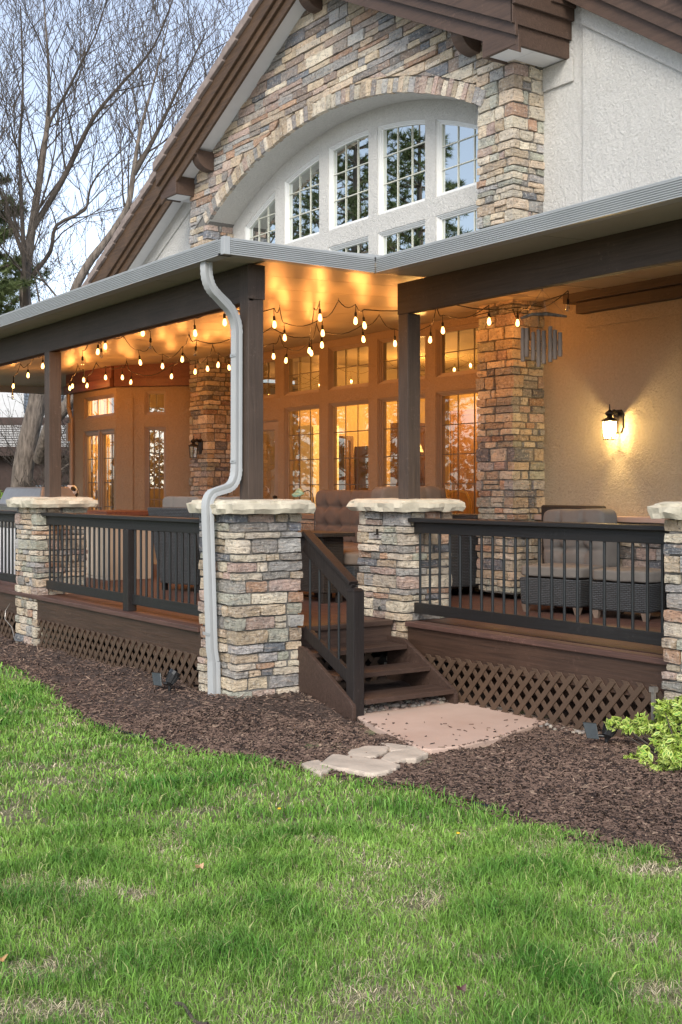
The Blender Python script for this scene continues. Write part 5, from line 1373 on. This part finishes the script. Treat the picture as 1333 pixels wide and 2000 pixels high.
# wire plant stand with the football
ws = thing('wire_stand', 'tall thin wire stand holding a black and white ball by the french doors', 'stand', (-17.6, 7.2, DZ))
m = MB()
for k in range(4):
    a = k*math.pi/2+.4; m.tube([(-17.6+.16*math.cos(a),7.2+.16*math.sin(a),DZ),(-17.6+.10*math.cos(a),7.2+.10*math.sin(a),DZ+.98),(-17.6+.14*math.cos(a),7.2+.14*math.sin(a),DZ+1.12)], .006, 5)
m.tube([(-17.6+.11*math.cos(k*.4),7.2+.11*math.sin(k*.4),DZ+.98) for k in range(17)], .006, 5); m.build('frame', M['bronze'], ws)
# truncated icosahedron style ball: black pentagon patches through a distance test on a fine sphere
bmm = bmesh.new(); bmesh.ops.create_icosphere(bmm, subdivisions=5, radius=.115)
ico = bmesh.new(); bmesh.ops.create_icosphere(ico, subdivisions=1, radius=1); cs_ = [v.co.normalized() for v in ico.verts][:12]; ico.free()
m = MB()
for v in bmm.verts: m.vert(v.co+Vector((-17.6,7.2,DZ+1.09)))
for f in bmm.faces:
    n_ = f.calc_center_median().normalized(); dd = max(n_.dot(c) for c in cs_)
    m.face([v.index for v in f.verts], (.02,.02,.02) if dd > .93 else (.8,.8,.8))
bmm.free(); M['ball'] = simple('football_leather', (1,1,1), .4, var=.02, usetint=True)
tag(m.build('football', M['ball'], smooth=180, loc=(-17.6,7.2,DZ+1.09)), 'black and white football resting in the wire stand above the far left pillar', 'football')
# mint leaf garden ornament
lf = thing('leaf_ornament', 'pale green leaf ornament on a curved wire above the sofa', 'ornament', (-10.75, 7.05, DZ))
m = MB(); m.tube([(-10.60,7.05,DZ),(-10.60,7.05,DZ+.95),(-10.64,7.05,DZ+1.08),(-10.72,7.05,DZ+1.12),(-10.82,7.05,DZ+1.10)], .005, 6); m.lathe([(.12,0),(.12,.02),(.02,.03)], (-10.60,7.05,DZ), 16); m.build('stand', M['bronze'], lf, smooth=50)
m = MB(); n = 12
top_ = []; bot_ = []
for k in range(n+1):
    t_ = k/n; wv = .045*math.sin(math.pi*t_)**.8+.001; x = -11.0+.2*t_; z = DZ+1.07+.02*math.sin(t_*3)
    top_.append((x, 7.05, z+wv)); bot_.append((x, 7.03-.03*math.sin(math.pi*t_), z-wv))
for k in range(n):
    midk = lambda q: ((top_[q][0]), 7.02, (top_[q][2]+bot_[q][2])/2)
    m.quad(top_[k], top_[k+1], midk(k+1), midk(k)); m.quad(midk(k), midk(k+1), bot_[k+1], bot_[k])
o = m.build('leaf', M['mint'], lf, smooth=60); sm = o.modifiers.new('thick', 'SOLIDIFY'); sm.thickness = .006

# ================================================================ GARDEN
def spot(x, y, z, a, label):
    t = thing('solar_spotlight', label, 'garden light', (x, y, z), group='black solar spotlights in the mulch')
    def P(m, *ar, **k): 
        ca, sa = math.cos(a), math.sin(a); m.v = [(x+p[0]*ca-p[1]*sa, y+p[0]*sa+p[1]*ca, z+p[2]) for p in m.v]; return m.build(*ar, **k)
    m = MB(); m.tube([(0,0,-.02),(0,0,.05)], .012, 8); m.tube([(-.05,0,.06),(.03,0,.06)], .012, 8); P(m, 'stake', M['black_plastic'], t, smooth=50)
    m = MB(); pts = [(-.03,-.01,.035),(.035,.015,.14)]
    m.tube([(.01,0,.04),(.0,.0,.07),(.03,.02,.13),(.045,.03,.155)], [.012,.032,.046,.048], 12)
    for k in range(12):
        b_ = k*math.pi/6; u_ = Vector((.9,-.1,-.4)).normalized(); w_ = Vector((0,.95,-.3)).normalized()
        o1 = (u_*math.cos(b_)+w_*math.sin(b_)); m.beam(Vector((.002,.0,.07))+o1*.032, Vector((.03,.02,.132))+o1*.047, .004, .012)
    P(m, 'lamp_head', M['black_plastic'], t)
    m = MB(); m.hexa([(-.125,-.03,.045),(-.045,-.05,.045),(-.045,-.035,.045),(-.125,-.015,.045),(-.155,-.005,.145),(-.065,-.025,.145),(-.065,-.005,.145),(-.155,.015,.145)]); P(m, 'panel', M['solar'], t, bevel=.004)
spot(-8.72, 4.40, float(mulch_h(-8.72,4.40)), R(40), 'black solar spotlight in the mulch left of the corner pillar')
spot(-5.47, 5.93, float(mulch_h(-5.47,5.93)), R(40), 'black solar spotlight in the mulch under the variegated shrub')
m = MB(); m.box(-5.262,-5.238,6.12,6.14,.0,.47); m.box(-5.27,-5.23,6.11,6.15,.44,.475); m.build('metal_stake', M['steel'], label='thin grey metal stake in front of the right edge pillar', cat='stake', loc=(-5.25,6.13,0))
m = MB(); m.tube([(-12.98,4.60,.50),(-13.03,4.57,.42),(-13.0,4.55,.33),(-12.86,4.58,.25),(-12.84,4.6,.12)], .004, 5); m.build('loose_cable', M['steel'], label='thin loose cable hanging on the far left stone pillar', cat='cable', loc=(-12.9,4.6,.12), smooth=50)
# variegated shrub
def leaf_cloud(centres, n, size, cols, seed, flat=.0):
    rr = np.random.RandomState(seed); Vs=[]; Cs=[]
    P_=[]; Nn=[]
    C_ = np.array([c[:3] for c in centres]); Rr = np.array([c[3] for c in centres]); pr = Rr**2/np.sum(Rr**2)
    ids = rr.choice(len(C_), n, p=pr); d = rr.randn(n,3); d /= np.linalg.norm(d,axis=1)[:,None]; rad = Rr[ids]*(.55+.5*rr.rand(n))
    pos = C_[ids]+d*rad[:,None]*np.array([1,1,.85])
    nrm = d+rr.randn(n,3)*.6+np.array([0,0,.5]); nrm /= np.linalg.norm(nrm,axis=1)[:,None]
    t = np.cross(nrm, rr.randn(n,3)); t /= np.linalg.norm(t,axis=1)[:,None]; b = np.cross(nrm, t)
    s = size*(.6+.8*rr.rand(n))[:,None]
    V = np.stack([pos-t*s, pos-b*s*.42+nrm*s*.12, pos+t*s, pos+b*s*.42+nrm*s*.12, pos-t*s*.6+nrm*s*.06, pos-b*s*.2+nrm*s*.13, pos+t*s*.5+nrm*s*.06, pos+b*s*.2+nrm*s*.13],1)
    base = np.arange(n)[:,None]*8
    # outer rim quad and slightly raised inner quad (green centre)
    Q = np.concatenate([base+np.array([0,1,2,3]), base+np.array([4,5,6,7])],1).reshape(-1,4)
    k = rr.rand(n,1); co = np.array(cols[0])*(1-k)+np.array(cols[1])*k; ci = np.array(cols[2])*(.7+.6*rr.rand(n,1))
    return V.reshape(-1,3), Q, np.stack([co, ci],1).reshape(-1,3)
sh = thing('variegated_shrub', 'yellow and green variegated shrub in front of the right edge pillar', 'shrub', (-4.85, 5.95, .05))
rr_ = random.Random(6); cen = []
for (x, y, z, r_) in ((-4.9,5.98,.22,.16),(-4.7,6.0,.30,.20),(-4.75,5.8,.15,.14),(-5.05,6.0,.20,.12),(-5.2,6.0,.24,.085),(-5.32,5.97,.245,.06),(-5.42,5.94,.235,.045),(-4.98,6.1,.36,.11),(-4.8,6.1,.42,.12),(-5.0,5.72,.09,.08),(-4.85,5.66,.06,.07),(-4.5,5.9,.3,.25),(-5.12,6.08,.32,.08)):
    for k in range(5): cen.append((x+rr_.gauss(0,r_*.45), y+rr_.gauss(0,r_*.45), max(.04, z+rr_.gauss(0,r_*.3)), r_*.55))
V, Q, C = leaf_cloud(cen, 6500, .026, [(.36,.50,.06),(.52,.60,.17),(.10,.24,.03)], 8)
np_mesh('leaves', V, Q, 4, M['leaf'], C, parent=sh)
m = MB()
for k in range(0, len(cen), 2): c = cen[k]; m.tube([(-4.85,5.92,.02),((-4.85+c[0])/2,(5.92+c[1])/2,c[2]*.6),c[:3]], [.008,.005,.002], 5)
m.build('stems', M['twig'], sh)
# fallen leaves and dandelions on the lawn
def fallen(x, y, s_, a, col, label, nm='fallen_leaf', cat='leaf'):
    m = MB(); m.col = col; pts = []
    n = 9
    for k in range(n):
        b_ = 2*math.pi*k/n; rr2 = s_*(1 if k % 2 else .72); pts.append((x+rr2*math.cos(b_)*math.cos(a)-.6*rr2*math.sin(b_)*math.sin(a), y+rr2*math.cos(b_)*math.sin(a)+.6*rr2*math.sin(b_)*math.cos(a), .045+.012*math.sin(b_*2)))
    c = m.vert((x,y,.038)); id_ = [m.vert(p) for p in pts]
    for k in range(n): m.face((c, id_[k], id_[(k+1)%n]))
    o = m.build(nm, M['leaf'], label=label, cat=cat, loc=(x,y,.038)); sm = o.modifiers.new('thick','SOLIDIFY'); sm.thickness = .0015
fallen(-4.32,1.50,.028,.4,(.50,.30,.13),'tan dry leaf in the lawn at lower left')
fallen(-4.85,2.60,.024,1.2,(.55,.33,.18),'orange-tan dry leaf in the middle of the lawn')
fallen(-3.42,1.26,.030,.2,(.55,.53,.36),'pale curled leaf near the bottom centre of the lawn')
fallen(-3.15,2.7,.020,.9,(.10,.04,.04),'dark crumpled leaf near the right edge of the lawn')
for x, y, lab in ((-5.42,3.38,'small yellow dandelion left of the lawn centre'),(-4.53,3.86,'small yellow dandelion near the mulch edge at right')):
    t = thing('dandelion', lab, 'flower', (x, y, 0))
    m = MB(); m.col = (.75,.50,.02); m.lathe([(.002,0),(.010,.003),(.009,.007),(.003,.009)], (x,y,.06), 10); m.build('flower_head', M['leaf'], t)
    m = MB(); m.col = (.1,.2,.04); m.tube([(x,y,0),(x,y,.061)], .0018, 5); m.build('stem', M['leaf'], t)
m = MB()
for k in range(7): m.tube([(-3.62+.03*k,1.85+.012*math.sin(k),.035+.006*math.sin(k*2)),(-3.59+.03*k,1.85+.012*math.sin(k+1),.035+.006*math.sin(k*2+2))], .006, 6, caps=False)
m.build('twig', M['twig'], label='dark broken twig lying in the grass at lower right', cat='twig', loc=(-3.6,1.85,.03))

# ================================================================ TREES
def tubes_mesh(paths):
    """many tapered tubes in one mesh builder; path = (pts, r0, r1, nsides)"""
    m = MB()
    for pts, r0, r1, n in paths:
        k = len(pts); m.tube(pts, [r0+(r1-r0)*i/(k-1) for i in range(k)], n, caps=False)
    return m
def grow(paths, buds, p, d, L, r0, lvl, rr, up=.25, nseg=5, maxl=3):
    pts = [Vector(p)]; d = d.normalized()
    for i in range(nseg):
        d = (d+Vector((rr.gauss(0,.13),rr.gauss(0,.13),rr.gauss(0,.10)+up*.30))).normalized(); pts.append(pts[-1]+d*(L/nseg))
    r1 = r0*(.35 if lvl < maxl else .4)
    paths.append((pts, r0, r1, 5 if r0 > .02 else (4 if r0 > .008 else 3)))
    if lvl >= maxl:
        for q in pts[1:]:
            if rr.random() < .75: buds.append((q, d))
        return
    nb = {0: 7, 1: 6, 2: 5}.get(lvl, 4)
    for k in range(nb):
        t = .22+.78*(k+rr.random()*.8)/nb; i = min(nseg-1, int(t*nseg)); q = pts[i].lerp(pts[i+1], t*nseg-i)
        ax = (pts[i+1]-pts[i]).normalized(); side = ax.cross(Vector((rr.gauss(0,1),rr.gauss(0,1),rr.gauss(0,1)))).normalized()
        nd = (ax*(.75)+side*(.65+.3*rr.random())+Vector((0,0,up))).normalized()
        rad = (r0+(r1-r0)*t)*.55
        grow(paths, buds, q, nd, L*(.42+.26*rr.random()), max(rad, .0035), lvl+1, rr, up, 4, maxl)
def bare_tree(name, label, trunks, limbs, base, seed, sub=1.0, tr=.004, maxl=3, up=.3, budsz=.02):
    t = thing(name, label, 'tree', base)
    m = MB()
    for pts, r0, r1 in trunks:
        rr = random.Random(seed); n = len(pts); m.tube(smooth_path(pts, 4), [r0+(r1-r0)*i/(4*(n-1)) for i in range(4*(n-1)+1)], 12, caps=False)
    m.build('trunk', M['bark'], t, smooth=80)
    rr = random.Random(seed); paths = []; buds = []
    for pts, r0, r1, dens, L in limbs:
        r0 *= .72; r1 *= .7; dens = int(dens*1.25)
        sp = smooth_path(pts, 3); n = len(sp)
        if r0 > 0: paths.append((sp, r0, r1, 8))
        for k in range(int(dens)):
            tt = .12+.88*(k+rr.random())/dens; i = min(n-2, int(tt*(n-1))); q = sp[i].lerp(sp[i+1], tt*(n-1)-i)
            ax = (sp[i+1]-sp[i]).normalized(); side = ax.cross(Vector((rr.gauss(0,1),rr.gauss(0,1),rr.gauss(0,.5)))).normalized()
            nd = (ax*.75+side*.75+Vector((0,0,up))).normalized(); rad = max(.010, ((abs(r0)+(r1-abs(r0))*tt)*.40))
            grow(paths, buds, q, nd, L*(.6+.6*rr.random())*(1.1-.35*tt), min(rad, .035), 1, rr, up, 5, maxl)
    mb_ = tubes_mesh([(p_, max(a, tr), max(b_, tr*.8), n_) for p_, a, b_, n_ in paths]); mb_.build('branches', M['twig'], t, smooth=80)
    if budsz:
        b2 = MB()
        for q, d in buds:
            u = d.orthogonal().normalized()*budsz*.42; w = d.cross(u).normalized()*budsz*.42; i = [b2.vert(q-d*budsz*.2), b2.vert(q+u+d*budsz*.5), b2.vert(q+w+d*budsz*.5), b2.vert(q-u+d*budsz*.5), b2.vert(q-w+d*budsz*.5), b2.vert(q+d*budsz*1.5)]
            for a, b_ in ((1,2),(2,3),(3,4),(4,1)): b2.face((i[0],i[b_],i[a])); b2.face((i[5],i[a],i[b_]))
        b2.build('buds', M['twig'], t)
    return t
def smooth_path(pts, k):
    P_ = [Vector(p) for p in pts]; out = []
    for i in range(len(P_)-1):
        p0, p1, p2, p3 = P_[max(i-1,0)], P_[i], P_[i+1], P_[min(i+2,len(P_)-1)]
        for j in range(k):
            t = j/k; out.append(.5*((2*p1)+(p2-p0)*t+(2*p0-5*p1+4*p2-p3)*t*t+(3*p1-p0-3*p2+p3)*t**3))
    out.append(P_[-1]); return out
trunkA = [(-25.3,9.15,-.3),(-25.27,9.21,1.83),(-25.19,9.33,2.82),(-25.08,9.48,3.6),(-25.06,9.51,4.15),(-25.12,9.43,4.81),(-25.19,9.33,5.47),(-25.23,9.27,6.02),(-25.19,9.33,6.8),(-25.13,9.42,7.57),(-25.03,9.56,8.67),(-24.94,9.69,9.89),(-24.94,9.69,10.88),(-25.0,9.6,12.4)]
limbR = [(-24.95,9.5,2.4),(-24.2,9.45,3.1),(-23.8,9.76,3.68),(-23.58,9.89,4.48),(-23.7,9.71,5.6),(-23.52,9.97,6.39),(-23.25,10.37,7.03),(-23.04,10.67,7.66),(-22.96,10.77,8.41),(-22.89,10.89,9.26),(-22.73,11.11,10.21),(-22.55,11.37,11.5)]
limbs = [
 (trunkA[8:], .0-.10, .02, 9, 2.6),
 ([(-25.16,9.36,7.3),(-24.78,9.92,8.4),(-24.53,10.28,9.3),(-24.34,10.55,9.89),(-24.02,11.01,10.55),(-23.64,11.55,11.32),(-23.39,11.91,12.4)], .10, .02, 10, 2.4),
 ([(-25.2,9.3,5.6),(-24.9,9.15,6.3),(-24.8,9.08,7.0),(-24.8,9.03,8.0),(-24.81,9.0,9.08),(-24.77,9.06,10.16),(-24.8,9.02,12.0)], .09, .02, 10, 2.2),
 ([(-25.13,9.42,6.4),(-24.9,9.72,6.9),(-24.84,9.83,7.46),(-24.49,10.33,7.79),(-24.43,10.42,8.23),(-24.27,10.64,8.67),(-23.9,11.19,9.3)], .075, .012, 8, 1.9),
 ([(-25.05,9.5,8.5),(-24.97,9.65,9.5),(-24.72,10.01,10.33),(-24.53,10.28,10.99),(-24.34,10.55,11.65),(-24.18,10.78,12.6)], .06, .015, 8, 2.0),
 ([(-25.2,9.3,6.6),(-25.4,9.0,7.6),(-25.7,8.7,8.8),(-25.9,8.4,10.0),(-26.0,8.3,11.6)], .07, .015, 10, 2.3),
 (limbR[6:], .0-.09, .02, 9, 2.3),
 ([(-22.96,10.77,8.3),(-22.73,11.11,9.04),(-22.49,11.45,9.89),(-22.13,11.98,11.2)], .08, .02, 10, 2.1),
 ([(-23.04,10.67,7.6),(-22.7,11.2,8.1),(-22.3,11.8,8.7),(-21.8,12.5,9.6),(-21.5,12.9,10.8)], .055, .015, 9, 2.0),
 ([(-23.6,9.85,5.2),(-24.0,9.3,6.0),(-24.3,9.0,6.6),(-24.6,8.6,7.6)], .035, .010, 7, 1.4),
]
bare_tree('bare_tree', 'large leafless grey-barked tree with forked trunk rising behind the left end of the porch', [(trunkA, .25, .012), (limbR, .15, .010)], limbs, (-25.3,9.15,0), 5, tr=.0055)
# second, thinner bare tree and bushes further back
def simple_bare(x, y, h, r0, label, seed, spread=.6, n=9, base=0, name='bare_tree', maxl=3, tr=.006):
    rr = random.Random(seed); tp = [(x,y,base-.1),(x+rr.gauss(0,.15),y+rr.gauss(0,.15),base+h*.3),(x+rr.gauss(0,.3),y+rr.gauss(0,.3),base+h*.62),(x+rr.gauss(0,.5),y+rr.gauss(0,.5),base+h)]
    L = [(tp, -r0, .01, n, h*.38)]
    bare_tree(name, label, [(tp, r0, .02)], L, (x,y,base), seed, maxl=maxl, tr=tr, up=.25, budsz=.03)
simple_bare(-29.5,12.2,7.5,.10,'thin leafless tree behind the big bare tree, just left of the roof',8)
simple_bare(-30.5,9.6,8.5,.12,'thin leafless tree at the far left, behind the pine branches',9)
simple_bare(-34,13.5,8.0,.11,'distant leafless tree between the neighbouring house and the roof edge',10)
simple_bare(-23.2,10.2,3.3,.05,'pale leafless shrub behind the left post and bay corner',12, name='bare_shrub', n=16, tr=.007)
simple_bare(-24.2,9.9,2.6,.04,'small leafless shrub at the foot of the big bare tree',14, name='bare_shrub', n=14, tr=.006)
# small shrubs with fresh leaves
def leafy(x, y, h, r_, label, seed):
    t = thing('leafy_shrub', label, 'shrub', (x,y,0)); rr = random.Random(seed)
    cen = [(x+rr.gauss(0,r_*.5), y+rr.gauss(0,r_*.5), h*(.35+.6*rr.random()), r_*.4) for _ in range(14)]
    V, Q, C = leaf_cloud(cen, 900, .05, [(.22,.40,.04),(.34,.52,.08),(.20,.38,.04)], seed); np_mesh('leaves', V, Q, 4, M['leaf'], C, parent=t)
    m = MB(); [m.tube([(x,y,0),(x+rr.gauss(0,.1),y+rr.gauss(0,.1),c[2]*.6),c[:3]], [.02,.012,.004], 5) for c in cen]; m.build('stems', M['twig'], t)
leafy(-24.6,8.3,1.9,.35,'bright green leafing shrub left of the big tree trunk',3); leafy(-21.8,9.7,1.75,.22,'small bright green shrub tip beside the bay corner',4)
# pines
def pine(x, y, h, label, seed, r_low=2.6, z0=1.5, tufts=16, nlen=.16, near=True, lean=0, dens=1.0, nneed=26):
    t = thing('pine_tree', label, 'tree', (x,y,0)); rr = random.Random(seed); m = MB()
    m.tube([(x,y,-.1),(x+lean*.3,y,h*.35),(x+lean*.7,y,h*.7),(x+lean,y,h)], [h*.022,h*.017,h*.010,.02], 10); 
    tips = []; z = z0
    while z < h-.3:
        f = (z-z0)/(h-z0); L = r_low*(1-f)**.7*(.75+.4*rr.random())+.3; a0 = rr.random()*6.28; nb = max(3, int((5+rr.random()*2)*dens))
        for k in range(nb):
            a = a0+k*6.28/nb+rr.gauss(0,.2); d = Vector((math.cos(a),math.sin(a),.18+rr.gauss(0,.1)))
            px_ = x+lean*z/h; pts = [Vector((px_,y,z))]
            for i in range(4): d = (d+Vector((rr.gauss(0,.08),rr.gauss(0,.08),.05))).normalized(); pts.append(pts[-1]+d*L/4)
            m.tube(pts, [.03,.024,.018,.012,.006], 5, caps=False)
            for i in range(tufts):
                tt = .30+.70*(i+rr.random())/tufts; j = min(3, int(tt*4)); q = pts[j].lerp(pts[j+1], tt*4-j)
                sd_ = Vector((rr.gauss(0,1),rr.gauss(0,1),rr.gauss(0,.6))).normalized(); sl = .10+.38*rr.random()*(1.2-tt)
                e_ = q+(sd_*.7+d*.6).normalized()*sl; m.tube([q,e_],[.008,.004],3,caps=False); tips.append((e_, (e_-q).normalized()))
        z += .38+.25*rr.random()
    m.build('trunk', M['bark'], t)
    n = len(tips); k = nneed; rs2 = np.random.RandomState(seed)
    Pn = np.repeat(np.array([q[0][:] for q in tips]), k, 0); D = np.repeat(np.array([q[1][:] for q in tips]), k, 0)
    nd = D*.8+rs2.randn(n*k,3)*.75; nd /= np.linalg.norm(nd,axis=1)[:,None]; L = nlen*(.6+.6*rs2.rand(n*k))[:,None]
    st_ = Pn-D*(rs2.rand(n*k)[:,None]*.16); sd_ = np.cross(nd, rs2.randn(n*k,3)); sd_ /= np.linalg.norm(sd_,axis=1)[:,None]; w = .0055 if near else .011
    V = np.stack([st_-sd_*w, st_+sd_*w, st_+nd*L],1).reshape(-1,3); F = np.arange(n*k*3).reshape(-1,3)
    kk = rs2.rand(n*k,1); C = np.array([.8,.95,.6])*(1-kk)+np.array([1.5,1.5,1.2])*kk
    np_mesh('needles', V, F, 3, M['foliage'], C, parent=t)
pine(-26.67, 8.08, 10.4, 'dark green pine whose branches reach in at the left edge of the picture', 3, r_low=1.9, z0=5.4, nlen=.20, tufts=30, dens=1.5, near=False, nneed=34)
# pines standing in the yard behind the photographer, mirrored in the upper windows
pine(-27.0, -1.5, 13.5, 'tall pine in the yard mirrored in the gable windows', 4, r_low=3.2, z0=2.0, near=False, tufts=14)
pine(-31.5, -3.5, 14.5, 'tallest pine in the yard, mirrored in the left gable windows', 5, r_low=3.2, z0=2.0, near=False, tufts=12)
pine(-22.6, -.2, 10.5, 'shorter pine in the yard mirrored in the right gable windows', 6, r_low=2.4, z0=2.0, near=False, tufts=14)
pine(-37.5, -5.0, 15.0, 'far pine in the yard mirrored in the leftmost gable window', 7, r_low=3.6, z0=2.0, near=False, tufts=10)
simple_bare(-19.0,-3.0,7.0,.12,'leafless tree in the yard mirrored in the tall porch windows',15)
simple_bare(-34.0,-1.0,11.0,.2,'leafless tree beside the yard pines',16)
pine(-8.5, -12.5, 9.0, 'dense pine added behind the photographer to darken the reflection in the narrow bay window', 21, r_low=3.4, z0=.8, near=False, tufts=14)  # added to cover bright sky in the bay window reflection
pine(-4.5, -15.0, 10.0, 'second pine added behind the photographer to darken the reflection', 22, r_low=3.6, z0=.8, near=False, tufts=12)  # added next to it for the same darker reflection
# ================================================================ NEIGHBOUR
nb_ = thing('neighbour_house', 'white neighbouring house with brown trim and grey shingle roof beyond the trees', 'house', (-40, 15, 0))
def nbx(m, u0, u1, d0, d1, z0, z1):
    # u along the camera-right direction, d along the viewing direction
    P_ = []
    for z in (z0, z1):
        for (u, d) in ((u0,d0),(u1,d0),(u1,d1),(u0,d1)): P_.append((fx*d+rx_*u, fy*d+ry_*u, z))
    m.hexa(P_)
m = MB(); nbx(m, -13.2, -7.2, 40, 47, 0, 7.5); m.build('wall', M['white_siding'], nb_)
m = MB(); nbx(m, -13.2, -7.2, 39.7, 39.98, 3.9, 4.15); nbx(m, -11.9, -11.7, 39.85, 39.98, 4.15, 7.5); nbx(m,-9.0,-8.8,39.85,39.98,4.15,7.5); m.build('trim', M['darkbrown'], nb_)
m = MB(); nbx(m, -10.5, -9.2, 39.9, 39.99, 4.3, 7.0)
for k in range(24): nbx(m, -10.5, -9.2, 39.86, 39.9, 4.32+k*.11, 4.38+k*.11)
m.build('window', M['slate'], nb_)
m = MB()
for k in range(9):
    z0 = 3.15+k*.085; d0 = 37.6+k*.25; nbx(m, -13.2, -6.8, d0, d0+.35, z0, z0+.05)
nbx(m, -13.2, -6.8, 37.6, 39.99, 3.05, 3.14); m.build('lower_roof', M['shingle'], nb_)
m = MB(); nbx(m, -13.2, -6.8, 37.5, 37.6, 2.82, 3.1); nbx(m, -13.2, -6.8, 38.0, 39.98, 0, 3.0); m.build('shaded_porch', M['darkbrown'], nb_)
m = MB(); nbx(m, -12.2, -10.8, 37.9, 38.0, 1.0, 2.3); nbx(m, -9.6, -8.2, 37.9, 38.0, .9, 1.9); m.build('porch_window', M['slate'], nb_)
# distant tree belt so the horizon is not bare
far = MB()
rr = random.Random(77); cen = []
for k in range(60):
    d = 62+rr.random()*15; u = -30+k*1.0; cen.append((fx*d+rx_*u, fy*d+ry_*u, 1.0+rr.random()*3.2, 1.6))
V, Q, C = leaf_cloud(cen, 16000, .18, [(.10,.09,.06),(.14,.13,.08),(.08,.09,.05)], 5)
np_mesh('distant_wood', V, Q, 4, M['leaf'], C, kind='stuff', label='distant belt of brown-green brush on the horizon', cat='brush')
cen = []  # added ring of unseen trees, dims the bright horizon in window reflections
for k in range(150):
    an = math.radians(150+rr.random()*250); dd = 55+rr.random()*18; cen.append((dd*math.cos(an), dd*math.sin(an), 1+rr.random()*5.0, 2.6))
V, Q, C = leaf_cloud(cen, 26000, .32, [(.09,.10,.05),(.13,.14,.07),(.06,.08,.035)], 6)
np_mesh('distant_wood', V, Q, 4, M['leaf'], C, kind='stuff', label='distant dark trees added around the yard to dim the horizon in reflections', cat='brush')
print('objects', len(bpy.data.objects), 'faces', sum(len(o.data.polygons) for o in bpy.data.objects if o.type == 'MESH'))
